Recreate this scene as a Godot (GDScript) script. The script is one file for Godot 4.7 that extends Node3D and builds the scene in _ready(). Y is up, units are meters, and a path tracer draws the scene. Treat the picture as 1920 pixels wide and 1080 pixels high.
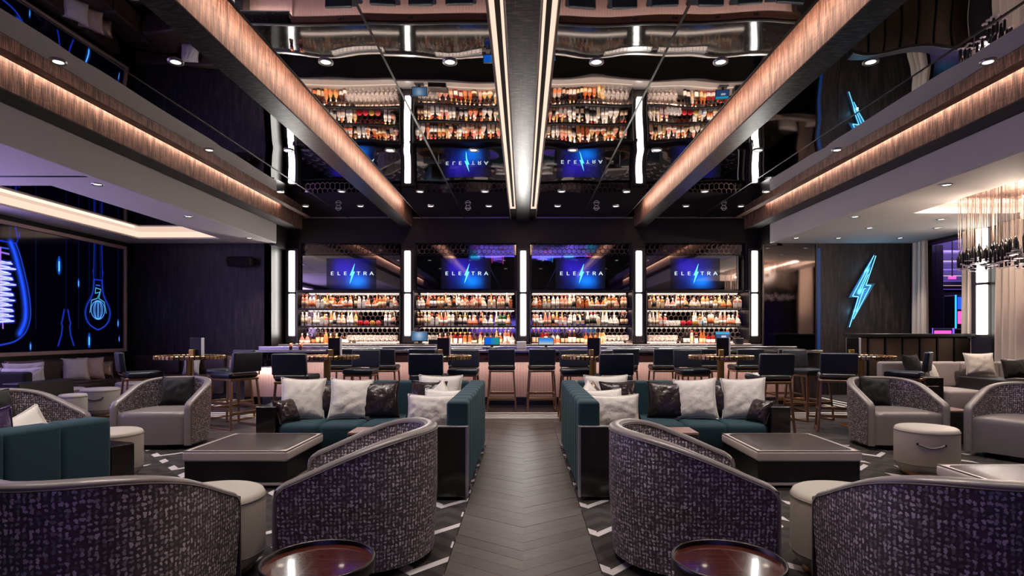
extends Node3D
# A dark cocktail lounge: bar with backlit bottles, mirrored ceiling with woven beams, tub chairs and sofas.
# Units are metres, y up, the bar lies towards -z.

const UP := Vector3.UP
const CEIL := 3.63          # mirrored ceiling
const LOW := 3.0            # white side ceilings
var M := {}
var used := {}
var rng := RandomNumberGenerator.new()

func _ready() -> void:
	rng.seed = 7
	camera_and_light()
	materials()
	shell()
	ceiling_parts()
	back_bar()
	front_bar()
	side_walls()
	floor_parts()
	sofas()
	chairs()
	tables()
	stools()
	pillows()
	left_corner()
	right_corner()
	beyond()

func camera_and_light() -> void:
	var cam := Camera3D.new()
	cam.name = "camera"
	cam.position = Vector3(0, 1.22, 0)
	cam.projection = Camera3D.PROJECTION_FRUSTUM
	cam.near = 0.1
	cam.far = 80.0
	cam.size = 0.1 * 1080.0 / 1100.0
	cam.frustum_offset = Vector2(-21.0 / 1100.0, 85.0 / 1100.0) * 0.1
	add_child(cam)
	var we := WorldEnvironment.new()
	we.name = "environment"
	var e := Environment.new()
	e.background_mode = Environment.BG_COLOR
	e.background_color = Color.BLACK
	e.tonemap_mode = Environment.TONE_MAPPER_LINEAR
	e.tonemap_exposure = 1.0
	e.sdfgi_enabled = true
	e.ssao_enabled = true
	e.ssil_enabled = true
	we.environment = e
	add_child(we)
	# LEDs hidden in the slots beside the woven beams
	var peach := Color(1.0, 0.83, 0.73)
	for s in [-1, 1]:
		area("beam_led", Vector3(s * 2.15, 3.72, -5.2), Vector3(s * 1.0, -0.35, 0), Vector2(12.2, 0.05), peach, 5.5)
		area("edge_led", Vector3(s * 4.545, 3.69, -4.3), Vector3(s * 0.8, -1.0, 0), Vector2(13.6, 0.03), peach, 4.0)
		area("channel_led", Vector3(s * 0.19, 3.61, -5.0), Vector3(0, -1, 0), Vector2(12.4, 0.04), peach, 2.0)
	# added purple fill by the bulb screen, and the coves of the low ceilings
	area("added_screen_fill", Vector3(-7.7, 1.9, -5.6), Vector3(1, 0, 0), Vector2(5.2, 1.85), Color(0.76, 0.67, 1.0), 13.0)  # added along the unseen stretch, for the purple cast on chairs and ceiling
	area("cove_led", Vector3(-7.22, 3.06, -9.0), Vector3(1, -0.3, 0), Vector2(3.8, 0.05), peach, 0.06)
	area("cove_led", Vector3(6.5, 3.12, -8.6), Vector3(0, 0.6, 1), Vector2(1.4, 0.04), peach, 2.4)
	area("cove_led", Vector3(7.2, 3.12, -6.6), Vector3(-1, 0.6, 0), Vector2(4.0, 0.04), peach, 3.0)

# ---------------------------------------------------------------- light helpers
func area(called: String, at: Vector3, towards: Vector3, size: Vector2, color: Color, energy: float, along := Vector3.ZERO) -> AreaLight3D:
	var l := AreaLight3D.new()
	l.name = called
	var z := -towards.normalized()
	var x := Vector3(0, 0, 1) if absf(z.z) < 0.7 else Vector3(1, 0, 0)
	if along != Vector3.ZERO:
		x = along
	x = (x - z * x.dot(z)).normalized()
	l.transform = Transform3D(Basis(x, z.cross(x), z), at)
	l.area_size = size
	l.light_color = color
	l.light_energy = energy
	l.area_range = 30.0
	l.area_attenuation = 2.0
	l.shadow_enabled = true
	add_child(l, true)
	return l

func spot(at: Vector3, towards: Vector3, angle: float, color: Color, energy: float, parent: Node3D) -> void:
	var l := SpotLight3D.new()
	l.name = "beam"
	var z := -towards.normalized()
	var x := Vector3(1, 0, 0)
	x = (x - z * x.dot(z)).normalized()
	l.transform = Transform3D(Basis(x, z.cross(x), z), at)
	l.spot_angle = angle
	l.spot_angle_attenuation = 0.8
	l.spot_range = 30.0
	l.spot_attenuation = 2.0
	l.light_size = 0.04
	l.light_color = color
	l.light_energy = energy
	l.shadow_enabled = true
	parent.add_child(l, true)

# ---------------------------------------------------------------- naming helpers
func numbered(called: String) -> String:
	var n: int = used.get(called, 0)
	used[called] = n + 1
	return called if n == 0 else "%s_%03d" % [called, n]

func tag(o: Node, label: String, category: String, group := "") -> Node:
	o.set_meta("label", label)
	o.set_meta("category", category)
	if group:
		o.set_meta("group", group)
	return o

func thing(called: String, label: String, category: String, at := Vector3.ZERO, turn := 0.0, group := "") -> Node3D:
	var o := Node3D.new()
	o.name = numbered(called)
	o.position = at
	o.rotation.y = turn
	tag(o, label, category, group)
	add_child(o)
	return o

func setting(called: String, label := "") -> Node3D:
	var o := Node3D.new()
	o.name = numbered(called)
	o.set_meta("kind", "structure")
	if label:
		o.set_meta("label", label)
	add_child(o)
	return o

func copy(o: Node3D, label: String, at: Vector3, turn: float, base: String) -> Node3D:
	var c: Node3D = o.duplicate()
	c.name = numbered(base)
	c.set_meta("label", label)
	c.position = at
	c.rotation.y = turn
	add_child(c)
	return c

func part(called: String, st, m: Material, parent: Node, at := Vector3.ZERO) -> MeshInstance3D:
	var o := MeshInstance3D.new()
	o.name = called
	o.mesh = done(st) if st is SurfaceTool else st
	o.material_override = m
	o.position = at
	parent.add_child(o, true)
	return o

func single(called: String, st, m: Material, label: String, category: String, at := Vector3.ZERO, turn := 0.0, group := "") -> MeshInstance3D:
	var o := MeshInstance3D.new()
	o.name = numbered(called)
	o.mesh = done(st) if st is SurfaceTool else st
	o.material_override = m
	o.position = at
	o.rotation.y = turn
	tag(o, label, category, group)
	add_child(o)
	return o

# ---------------------------------------------------------------- shape helpers
func begin(smooth := false) -> SurfaceTool:
	var st := SurfaceTool.new()
	st.begin(Mesh.PRIMITIVE_TRIANGLES)
	st.set_smooth_group(0 if smooth else -1)
	return st

func done(st: SurfaceTool) -> ArrayMesh:
	st.generate_normals()
	st.index()
	return st.commit()

func vert(st: SurfaceTool, p: Vector3, uv := Vector2.ZERO) -> void:
	st.set_uv(uv)
	st.add_vertex(p)

# a, b, c, d run counter-clockwise seen from outside
func quad(st: SurfaceTool, a: Vector3, b: Vector3, c: Vector3, d: Vector3, ua := Vector2.ZERO, ub := Vector2.ZERO, uc := Vector2.ZERO, ud := Vector2.ZERO) -> void:
	vert(st, a, ua); vert(st, c, uc); vert(st, b, ub)
	vert(st, a, ua); vert(st, d, ud); vert(st, c, uc)

# a convex face turned to look along out
func face(st: SurfaceTool, pts: Array, out: Vector3) -> void:
	var n: Vector3 = (pts[1] - pts[0]).cross(pts[2] - pts[0])
	var flip := n.dot(out) < 0.0
	for i in range(1, pts.size() - 1):
		vert(st, pts[0])
		vert(st, pts[i] if flip else pts[i + 1])
		vert(st, pts[i + 1] if flip else pts[i])

func box(st: SurfaceTool, lo: Vector3, hi: Vector3, bev := 0.0, xf := Transform3D()) -> void:
	var c := (lo + hi) / 2.0
	var h := (hi - lo) / 2.0
	bev = minf(bev, minf(h.x, minf(h.y, h.z)) * 0.95)
	var at := func(s: Vector3, keep: int) -> Vector3:
		var p := h
		for k in 3:
			if k != keep:
				p[k] -= bev
		return xf * (c + p * s)
	for k in 3:
		for s in [-1.0, 1.0]:
			var pts := []
			for uv in [[-1, -1], [1, -1], [1, 1], [-1, 1]]:
				var sg := Vector3.ZERO
				sg[k] = s
				sg[(k + 1) % 3] = uv[0]
				sg[(k + 2) % 3] = uv[1]
				pts.append(at.call(sg, k))
			var o := Vector3.ZERO
			o[k] = s
			face(st, pts, xf.basis * o)
	if bev <= 0.0:
		return
	for k in 3:
		var i := (k + 1) % 3
		var j := (k + 2) % 3
		for a in [-1.0, 1.0]:
			for b in [-1.0, 1.0]:
				var s0 := Vector3.ZERO
				s0[i] = a
				s0[j] = b
				var s1 := s0
				s0[k] = -1.0
				s1[k] = 1.0
				var o := Vector3.ZERO
				o[i] = a
				o[j] = b
				face(st, [at.call(s0, i), at.call(s1, i), at.call(s1, j), at.call(s0, j)], xf.basis * o)
	for a in [-1.0, 1.0]:
		for b in [-1.0, 1.0]:
			for d in [-1.0, 1.0]:
				var sg := Vector3(a, b, d)
				face(st, [at.call(sg, 0), at.call(sg, 1), at.call(sg, 2)], xf.basis * sg)

func cbox(size: Vector3, bev := 0.006, base := 0.0) -> SurfaceTool:
	var st := begin()
	box(st, Vector3(-size.x / 2, base, -size.z / 2), Vector3(size.x / 2, base + size.y, size.z / 2), bev)
	return st

# profile of (radius, height) from the bottom axis outwards and up to the top axis
func lathe(st: SurfaceTool, prof: Array, n := 24, xf := Transform3D(), squash := 1.0) -> void:
	for i in prof.size() - 1:
		for j in n:
			var p := []
			for k in [[i, j], [i + 1, j], [i + 1, j + 1], [i, j + 1]]:
				var r: Vector2 = prof[k[0]]
				var t: float = TAU * float(k[1]) / n
				p.append(xf * Vector3(cos(t) * r.x, r.y, sin(t) * r.x * squash))
			if prof[i].x < 1e-5:
				vert(st, p[0]); vert(st, p[2]); vert(st, p[1])
			elif prof[i + 1].x < 1e-5:
				vert(st, p[0]); vert(st, p[3]); vert(st, p[1])
			else:
				quad(st, p[0], p[1], p[2], p[3], Vector2(float(j) / n, prof[i].y), Vector2(float(j) / n, prof[i + 1].y), Vector2(float(j + 1) / n, prof[i + 1].y), Vector2(float(j + 1) / n, prof[i].y))

func tube(st: SurfaceTool, pts: Array, r: float, n := 8) -> void:
	var rings := []
	var side := Vector3.ZERO
	for i in pts.size():
		var t: Vector3 = (pts[mini(i + 1, pts.size() - 1)] - pts[maxi(i - 1, 0)]).normalized()
		if side == Vector3.ZERO:
			side = t.cross(UP if absf(t.y) < 0.9 else Vector3.RIGHT).normalized()
		side = (side - t * side.dot(t)).normalized()
		var other := t.cross(side)
		var ring := []
		for j in n:
			var a := TAU * j / n
			ring.append(pts[i] + (side * cos(a) + other * sin(a)) * r)
		rings.append(ring)
	for i in rings.size() - 1:
		for j in n:
			var k := (j + 1) % n
			quad(st, rings[i][j], rings[i][k], rings[i + 1][k], rings[i + 1][j])
	face(st, rings[0], pts[0] - pts[1])
	face(st, rings[-1], pts[-1] - pts[-2])

# a straight bar of rectangular section between two points
func bar(st: SurfaceTool, a: Vector3, b: Vector3, w: float, d: float, bev := 0.002) -> void:
	var y := (b - a).normalized()
	var x := Vector3.RIGHT if absf(y.x) < 0.9 else Vector3.BACK
	x = (x - y * x.dot(y)).normalized()
	var xf := Transform3D(Basis(x, y, x.cross(y)), (a + b) / 2)
	var l := a.distance_to(b) / 2
	box(st, Vector3(-w / 2, -l, -d / 2), Vector3(w / 2, l, d / 2), bev, xf)

# outline in (x, y), extruded along z from z0 to z1
func prism(st: SurfaceTool, outline: PackedVector2Array, z0: float, z1: float, xf := Transform3D()) -> void:
	var pts := outline
	if not Geometry2D.is_polygon_clockwise(pts):
		pts = pts.duplicate()
		pts.reverse()
	var tri := Geometry2D.triangulate_polygon(pts)
	for i in range(0, tri.size(), 3):
		var a := pts[tri[i]]
		var b := pts[tri[i + 1]]
		var c := pts[tri[i + 2]]
		for z in [z0, z1]:
			face(st, [xf * Vector3(a.x, a.y, z), xf * Vector3(b.x, b.y, z), xf * Vector3(c.x, c.y, z)], xf.basis * Vector3(0, 0, -1 if z == z0 else 1))
	for i in pts.size():
		var a := pts[i]
		var b := pts[(i + 1) % pts.size()]
		var out := Vector3(a.y - b.y, b.x - a.x, 0)
		if Geometry2D.is_point_in_polygon((a + b) / 2 + Vector2(out.x, out.y).normalized() * 1e-4, pts):
			out = -out
		face(st, [xf * Vector3(a.x, a.y, z0), xf * Vector3(b.x, b.y, z0), xf * Vector3(b.x, b.y, z1), xf * Vector3(a.x, a.y, z1)], xf.basis * out)

# a flat slab lying on the floor; outline in (x, z)
func slab(st: SurfaceTool, outline: PackedVector2Array, y0: float, y1: float) -> void:
	var flipped := PackedVector2Array()
	for p in outline:
		flipped.append(Vector2(p.x, -p.y))
	prism(st, flipped, y0, y1, Transform3D(Basis(Vector3(1, 0, 0), Vector3(0, 0, -1), Vector3(0, 1, 0)), Vector3.ZERO))

# ---------------------------------------------------------------- materials
func mat(called: String, c: Color, rough: float, metal := 0.0, more := {}) -> StandardMaterial3D:
	var m := StandardMaterial3D.new()
	m.resource_name = called
	m.albedo_color = c
	m.roughness = rough
	m.metallic = metal
	for k in more:
		m.set(k, more[k])
	M[called] = m
	return m

func rgb8(r: int, g: int, b: int) -> Color:
	return Color(r / 255.0, g / 255.0, b / 255.0)

func glow(called: String, c: Color, k: float) -> StandardMaterial3D:
	return mat(called, Color(0.02, 0.02, 0.02), 0.5, 0.0, {"emission_enabled": true, "emission": c, "emission_energy_multiplier": k})

func picture(w: int, h: int, f: Callable) -> ImageTexture:
	var im := Image.create(w, h, false, Image.FORMAT_RGB8)
	for y in h:
		for x in w:
			im.set_pixel(x, y, f.call(x, y))
	return ImageTexture.create_from_image(im)

func noise(freq: float, seed_: int, octaves := 3) -> FastNoiseLite:
	var n := FastNoiseLite.new()
	n.noise_type = FastNoiseLite.TYPE_SIMPLEX_SMOOTH
	n.frequency = freq
	n.seed = seed_
	n.fractal_octaves = octaves
	return n

func tiled(n: FastNoiseLite, x: float, y: float, w: float, h: float) -> float:
	# blends the noise with its copies so that the tile repeats without a seam
	var u := x / w
	var v := y / h
	return lerpf(lerpf(n.get_noise_2d(x, y), n.get_noise_2d(x - w, y), u), lerpf(n.get_noise_2d(x, y - h), n.get_noise_2d(x - w, y - h), u), v)

func weave(dark: Color, light: Color, seed_: int, along: float, across: float, band := 0.3) -> ImageTexture:
	# raw silk: long threads one way, short slubs the other way
	var a := noise(1.0, seed_, 3)
	var b := noise(1.0, seed_ + 9, 3)
	var c := noise(1.0, seed_ + 5, 2)
	return picture(512, 512, func(x, y):
		var t: float = 0.42 + along * tiled(a, x * 0.16, y * 0.006, 512 * 0.16, 512 * 0.006) + across * tiled(b, x * 0.01, y * 0.15, 512 * 0.01, 512 * 0.15) + band * tiled(c, x * 0.025, y * 0.004, 512 * 0.025, 512 * 0.004)
		return dark.lerp(light, clampf(t, 0.0, 1.0)))

func spots_texture() -> Array:
	# pebbled foil print: columns of small pale scales on a dark ground
	var r := RandomNumberGenerator.new()
	r.seed = 11
	var w := 640
	var im := Image.create(w, w, false, Image.FORMAT_RGB8)
	var rm := Image.create(w, w, false, Image.FORMAT_RGB8)
	var ground := noise(0.03, 3, 3)
	for y in w:
		for x in w:
			var t := 0.5 + 0.5 * tiled(ground, x, y, w, w)
			im.set_pixel(x, y, rgb8(64, 56, 58).lerp(rgb8(98, 88, 91), t))
			rm.set_pixel(x, y, Color(0.55 - 0.1 * t, 0, 0.1))
	var n := 20
	var cell := float(w) / n
	for i in n:
		for j in n:
			if r.randf() < 0.04:
				continue
			var cx := (i + 0.5 + r.randf_range(-0.14, 0.14)) * cell
			var cy := (j + 0.5 + r.randf_range(-0.2, 0.2)) * cell
			var ax := cell * r.randf_range(0.2, 0.42)
			var ay := cell * r.randf_range(0.22, 0.5)
			var tone := pow(r.randf(), 0.7)
			var k3 := r.randf_range(0, TAU)
			var k2 := r.randf_range(0, TAU)
			var k5 := r.randf_range(0, TAU)
			for dy in range(-17, 18):
				for dx in range(-17, 18):
					var an := atan2(dy, dx)
					var lim := 1.0 + 0.2 * sin(2.0 * an + k2) + 0.14 * sin(3.0 * an + k3) + 0.12 * sin(5.0 * an + k5)
					var e := sqrt(pow(dx / ax, 2) + pow(dy / ay, 2)) / lim
					if e < 1.0:
						var px := posmod(int(cx) + dx, w)
						var py := posmod(int(cy) + dy, w)
						im.set_pixel(px, py, rgb8(104, 96, 100).lerp(rgb8(230, 224, 228), tone))
						rm.set_pixel(px, py, Color(0.34, 0, 0.35))
	return [ImageTexture.create_from_image(im), ImageTexture.create_from_image(rm)]

func carpet_texture() -> ImageTexture:
	# woven carpet, one repeat of 0.51 x 0.565 m: pale hooked chevrons in half drop on black and umber zigzags
	var w := 512
	var fine := noise(0.25, 21, 2)
	return picture(w, w, func(x, y):
		var g: float = 0.5 + 0.5 * tiled(fine, x * 0.4, y * 1.0, w * 0.4, w)
		var u : float = x / float(w) * 0.51
		var v : float = (1.0 - y / float(w)) * 0.565
		var zig := absf(fposmod(u, 0.255) - 0.1275) * 1.05
		var band := fposmod(v - zig, 0.1883) / 0.1883
		var c := rgb8(17, 15, 16).lerp(rgb8(28, 25, 25), g)
		if band > 0.5:
			c = rgb8(36, 31, 30).lerp(rgb8(54, 47, 45), g)
		for k in 2:
			var du := fposmod(u - 0.45 - 0.255 * k + 0.255, 0.51) - 0.255
			if du > -0.1 and du < (0.17 if k == 0 else 0.0):
				var dv := fposmod(v - 0.12 - 0.2825 * k - absf(du) * 1.08, 0.565)
				if dv < (0.1 if du < 0.0 else 0.075):
					c = rgb8(150, 146, 148).lerp(rgb8(192, 188, 190), g)
		return c)

func wood_texture(dark: Color, light: Color, seed_: int) -> ImageTexture:
	var a := noise(1.0, seed_, 3)
	var b := noise(1.0, seed_ + 4, 2)
	return picture(512, 512, func(x, y):
		var t: float = 0.5 + 0.6 * tiled(a, x * 0.006, y * 0.09, 512 * 0.006, 512 * 0.09) + 0.3 * tiled(b, x * 0.03, y * 0.4, 512 * 0.03, 512 * 0.4)
		return dark.lerp(light, clampf(t, 0.0, 1.0)))

func grain(freq: float, seed_: int) -> NoiseTexture2D:
	var t := NoiseTexture2D.new()
	t.width = 512
	t.height = 512
	t.seamless = true
	t.noise = noise(freq, seed_, 4)
	return t

func materials() -> void:
	var tri := {"uv1_triplanar": true, "uv1_scale": Vector3(1.6, 1.6, 1.6)}
	# woven beam cloth, threads along the beams and across them
	var silk := weave(rgb8(44, 29, 24), rgb8(186, 144, 126), 31, 0.9, 0.3, 0.4)
	mat("beam_cloth", Color.WHITE, 0.55, 0.0, {"albedo_texture": silk, "uv1_triplanar": true, "uv1_scale": Vector3(1.1, 1.1, 1.1), "heightmap_enabled": true, "heightmap_texture": silk, "heightmap_scale": 0.12})
	var sheen := weave(rgb8(10, 9, 9), rgb8(100, 92, 92), 57, 0.5, 1.2, 0.2)
	mat("beam_underside", Color.WHITE, 0.3, 0.6, {"albedo_texture": sheen, "uv1_triplanar": true, "uv1_scale": Vector3(1.6, 1.6, 0.35), "heightmap_enabled": true, "heightmap_texture": sheen, "heightmap_scale": 0.1})
	var wall := weave(rgb8(15, 11, 13), rgb8(60, 47, 48), 77, 0.7, 0.5, 0.9)
	mat("wall_cloth", Color.WHITE, 0.5, 0.1, {"albedo_texture": wall, "uv1_triplanar": true, "uv1_scale": Vector3(0.7, 0.7, 0.7), "heightmap_enabled": true, "heightmap_texture": wall, "heightmap_scale": 0.1})
	var ebony := weave(rgb8(8, 7, 7), rgb8(44, 33, 29), 91, 0.9, 0.0, 0.2)
	mat("ebony", Color.WHITE, 0.22, 0.0, {"albedo_texture": ebony, "uv1_triplanar": true, "uv1_scale": Vector3(1.5, 1.5, 1.5), "clearcoat_enabled": true, "clearcoat": 0.6, "clearcoat_roughness": 0.1})
	mat("dark_panel", rgb8(22, 17, 17), 0.45)
	mat("black", rgb8(13, 12, 13), 0.4)
	mat("black_matte", rgb8(10, 10, 11), 0.85)
	mat("bar_wood", rgb8(104, 70, 60), 0.35)
	mat("mirror_ceiling", Color(0.8, 0.8, 0.8), 0.015, 1.0)
	mat("mirror", Color(0.72, 0.71, 0.72), 0.02, 1.0)
	mat("smoked_mirror", Color(0.5, 0.46, 0.45), 0.05, 1.0)
	mat("plaster", rgb8(206, 200, 196), 0.85, 0.0, {"heightmap_enabled": true, "heightmap_texture": grain(0.05, 2), "heightmap_scale": 0.05, "uv1_triplanar": true})
	mat("grey_border", rgb8(150, 144, 142), 0.7)
	mat("steel", rgb8(190, 188, 186), 0.3, 1.0)
	mat("dark_steel", rgb8(70, 66, 66), 0.35, 1.0)
	mat("brushed_bronze", rgb8(122, 106, 96), 0.32, 1.0)
	mat("brass", rgb8(176, 142, 98), 0.28, 1.0)
	mat("antique_brass", rgb8(150, 120, 92), 0.36, 1.0)
	mat("column_metal", rgb8(74, 71, 72), 0.4, 0.8)
	glow("tube_white", Color(1.0, 0.97, 0.93), 5.0)
	glow("led_peach", Color(1.0, 0.86, 0.77), 1.1)
	glow("led_warm", Color(1.0, 0.9, 0.82), 1.0)
	glow("lamp_white", Color(1.0, 0.93, 0.86), 5.0)
	glow("neon_blue", Color(0.42, 0.82, 1.0), 2.6)
	glow("screen_white", Color(0.9, 0.97, 1.0), 1.3)
	glow("bolt_glow", Color(0.35, 0.85, 1.0), 2.2)
	glow("reflection_blue", Color(0.05, 0.34, 0.7), 0.3)  # glow standing in for a blue reflection on the wall
	# upholstery
	var sp := spots_texture()
	mat("scale_print", Color.WHITE, 1.0, 1.0, {"albedo_texture": sp[0], "roughness_texture": sp[1], "roughness_texture_channel": 0, "metallic_texture": sp[1], "metallic_texture_channel": 2, "uv1_scale": Vector3(2.5, 2.5, 1), "heightmap_enabled": true, "heightmap_texture": sp[0], "heightmap_scale": 0.15})
	var hide := grain(0.09, 6)
	mat("grey_leather", rgb8(112, 106, 105), 0.32, 0.0, {"heightmap_enabled": true, "heightmap_texture": hide, "heightmap_scale": 0.06, "uv1_triplanar": true, "uv1_scale": Vector3(4, 4, 4)})
	mat("pouf_leather", rgb8(172, 166, 157), 0.5, 0.0, {"heightmap_enabled": true, "heightmap_texture": hide, "heightmap_scale": 0.08, "uv1_triplanar": true, "uv1_scale": Vector3(4, 4, 4)})
	mat("seam_cord", rgb8(92, 84, 80), 0.5)
	mat("table_leather", rgb8(74, 67, 66), 0.27, 0.0, {"heightmap_enabled": true, "heightmap_texture": hide, "heightmap_scale": 0.07, "uv1_triplanar": true, "uv1_scale": Vector3(3, 3, 3)})
	mat("band_leather", rgb8(200, 190, 187), 0.36, 0.0, {"heightmap_enabled": true, "heightmap_texture": hide, "heightmap_scale": 0.05, "uv1_triplanar": true, "uv1_scale": Vector3(4, 4, 4)})
	mat("teal_velvet", rgb8(11, 50, 61), 0.8, 0.0, {"rim_enabled": true, "rim": 0.7, "rim_tint": 0.7, "heightmap_enabled": true, "heightmap_texture": grain(0.3, 8), "heightmap_scale": 0.06, "uv1_triplanar": true, "uv1_scale": Vector3(4, 4, 4)})
	mat("navy_leather", rgb8(20, 28, 40), 0.38, 0.0, {"heightmap_enabled": true, "heightmap_texture": hide, "heightmap_scale": 0.05, "uv1_triplanar": true, "uv1_scale": Vector3(4, 4, 4)})
	mat("teal_leather", rgb8(24, 54, 66), 0.3)
	mat("brown_leather", rgb8(58, 44, 40), 0.35, 0.0, {"heightmap_enabled": true, "heightmap_texture": hide, "heightmap_scale": 0.06, "uv1_triplanar": true, "uv1_scale": Vector3(3, 3, 3)})
	var crush := grain(0.022, 15)
	mat("ivory_cloth", rgb8(206, 202, 196), 0.75, 0.0, {"heightmap_enabled": true, "heightmap_texture": crush, "heightmap_scale": 0.28, "uv1_triplanar": true, "uv1_scale": Vector3(2, 2, 2)})
	mat("beige_cloth", rgb8(188, 164, 152), 0.6, 0.0, {"heightmap_enabled": true, "heightmap_texture": crush, "heightmap_scale": 0.28, "uv1_triplanar": true, "uv1_scale": Vector3(2, 2, 2)})
	mat("dark_foil", rgb8(44, 36, 38), 0.24, 0.2, {"heightmap_enabled": true, "heightmap_texture": crush, "heightmap_scale": 0.5, "uv1_triplanar": true, "uv1_scale": Vector3(2, 2, 2)})
	mat("plum_foil", rgb8(52, 38, 74), 0.26, 0.3, {"heightmap_enabled": true, "heightmap_texture": crush, "heightmap_scale": 0.5, "uv1_triplanar": true, "uv1_scale": Vector3(2, 2, 2)})
	mat("bronze_foil", rgb8(150, 132, 124), 0.3, 0.7, {"heightmap_enabled": true, "heightmap_texture": crush, "heightmap_scale": 0.5, "uv1_triplanar": true, "uv1_scale": Vector3(2, 2, 2)})
	mat("black_velvet", rgb8(18, 17, 18), 0.9, 0.0, {"rim_enabled": true, "rim": 0.4, "rim_tint": 0.5})
	mat("grey_cloth", rgb8(150, 142, 142), 0.85, 0.0, {"heightmap_enabled": true, "heightmap_texture": grain(0.3, 12), "heightmap_scale": 0.08, "uv1_triplanar": true, "uv1_scale": Vector3(3, 3, 3)})
	mat("curtain_cloth", rgb8(206, 194, 182), 0.8, 0.0, {"backlight_enabled": true, "backlight": Color(0.25, 0.23, 0.21)})
	# floors
	for k in 4:
		var d: Color = [rgb8(58, 52, 51), rgb8(64, 57, 56), rgb8(53, 47, 47), rgb8(68, 61, 60)][k]
		var wood := wood_texture(d.darkened(0.25), d.lightened(0.12), 40 + k)
		mat("plank_%d" % k, Color.WHITE, 0.4, 0.0, {"albedo_texture": wood, "heightmap_enabled": true, "heightmap_texture": wood, "heightmap_scale": 0.12, "uv1_triplanar": true, "uv1_scale": Vector3(1.2, 1.2, 1.2)})
	mat("carpet", Color.WHITE, 0.95, 0.0, {"albedo_texture": carpet_texture(), "uv1_triplanar": true, "uv1_world_triplanar": true, "uv1_scale": Vector3(1 / 0.51, 1.0, 1 / 0.565)})
	mat("dark_tile", rgb8(40, 34, 34), 0.3)
	mat("marble_black", Color.WHITE, 0.08, 0.0, {"albedo_texture": marble_texture(), "uv1_triplanar": true, "uv1_scale": Vector3(0.8, 0.8, 0.8)})
	mat("stone_top", rgb8(120, 112, 108), 0.25)
	mat("red_marble", rgb8(150, 118, 104), 0.2)
	mat("tile_pink", rgb8(204, 170, 162), 0.4)
	mat("grout", rgb8(96, 74, 70), 0.9)
	var rose := wood_texture(rgb8(34, 14, 12), rgb8(98, 44, 34), 63)
	mat("rosewood", Color.WHITE, 0.12, 0.0, {"albedo_texture": rose, "uv1_triplanar": true, "uv1_scale": Vector3(1.5, 1.5, 1.5), "clearcoat_enabled": true, "clearcoat": 1.0, "clearcoat_roughness": 0.03})
	mat("paper_white", rgb8(215, 212, 214), 0.6)
	mat("gold_matte", rgb8(190, 158, 96), 0.35, 0.8)
	mat("plastic_black", rgb8(22, 22, 24), 0.35)
	mat("white_metal", rgb8(206, 202, 204), 0.35)
	mat("clear_glass", Color(0.9, 0.92, 0.93, 0.16), 0.02, 0.0, {"transparency": BaseMaterial3D.TRANSPARENCY_ALPHA})
	mat("frosted_glass", Color(0.85, 0.82, 0.8, 0.3), 0.1, 0.0, {"transparency": BaseMaterial3D.TRANSPARENCY_ALPHA})

func marble_texture() -> ImageTexture:
	var a := noise(0.008, 5, 4)
	return picture(512, 512, func(x, y):
		var t := absf(tiled(a, x, y, 512, 512))
		return rgb8(14, 12, 12).lerp(rgb8(130, 120, 112), clampf(1.0 - t * 60.0, 0.0, 1.0) * 0.6))

# ---------------------------------------------------------------- the room
func shell() -> void:
	var f := setting("floor", "dark wood and carpet floor of the lounge")
	var st := begin()
	box(st, Vector3(-8.2, -0.25, -36.2), Vector3(30.2, -0.012, 9.5))
	part("slab", st, M.dark_tile, f)
	var c := setting("ceiling", "black mirrored ceiling in long panels")
	st = begin()
	box(st, Vector3(-8.2, 3.95, -12.9), Vector3(8.2, 4.1, 9.5))
	part("slab", st, M.black_matte, c)
	var w := setting("wall_back", "dark panelled wall above and behind the bottle shelves")
	st = begin()
	box(st, Vector3(-5.0, 0, -12.7), Vector3(5.0, 3.66, -12.4))
	part("wall_body", st, M.dark_panel, w)
	st = begin()
	box(st, Vector3(-4.85, 3.1, -12.4), Vector3(4.85, 3.66, -12.22), 0.01)
	w = setting("trim_6", "dark soffit panel between the mirrored ceiling and the bottle shelves")
	part("soffit", st, M.dark_panel, w)
	for s in [-1, 1]:
		w = setting("wall_screen_side" if s < 0 else "wall_neon_side", "dark woven cloth wall beside the bar")
		st = begin()
		box(st, Vector3(minf(s * 4.98, s * 7.9), 0, -11.8), Vector3(maxf(s * 4.98, s * 7.9), 3.1, -11.6))
		part("wall_body", st, M.wall_cloth, w)
		# return between the side wall and the bar columns
		st = begin()
		box(st, Vector3(minf(s * 4.98, s * 5.12), 0, -12.4), Vector3(maxf(s * 4.98, s * 5.12), 3.66, -11.6))
		box(st, Vector3(minf(s * 4.9, s * 5.0), 2.95, -12.4), Vector3(maxf(s * 4.9, s * 5.0), 3.66, -11.55))
		part("return_panel", st, M.dark_panel, w)
		# joints between the cloth panels
		for k in 4:
			st = begin()
			var x: float = s * (5.6 + 0.62 * k)
			box(st, Vector3(x - 0.006, 0, -11.604), Vector3(x + 0.006, 3.0, -11.596))
			part("panel_joint", st, M.black, w)
	w = setting("wall_left", "dark wall that carries the bulb screen")
	st = begin()
	box(st, Vector3(-8.1, 0, -11.8), Vector3(-7.8, 3.3, 9.5))
	part("wall_body", st, M.dark_panel, w)
	w = setting("wall_rear", "dark wall at the far end behind the seats")
	st = begin()
	box(st, Vector3(-8.1, 0, 9.0), Vector3(30.2, 4.1, 9.3))
	part("wall_body", st, M.dark_panel, w)

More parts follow.
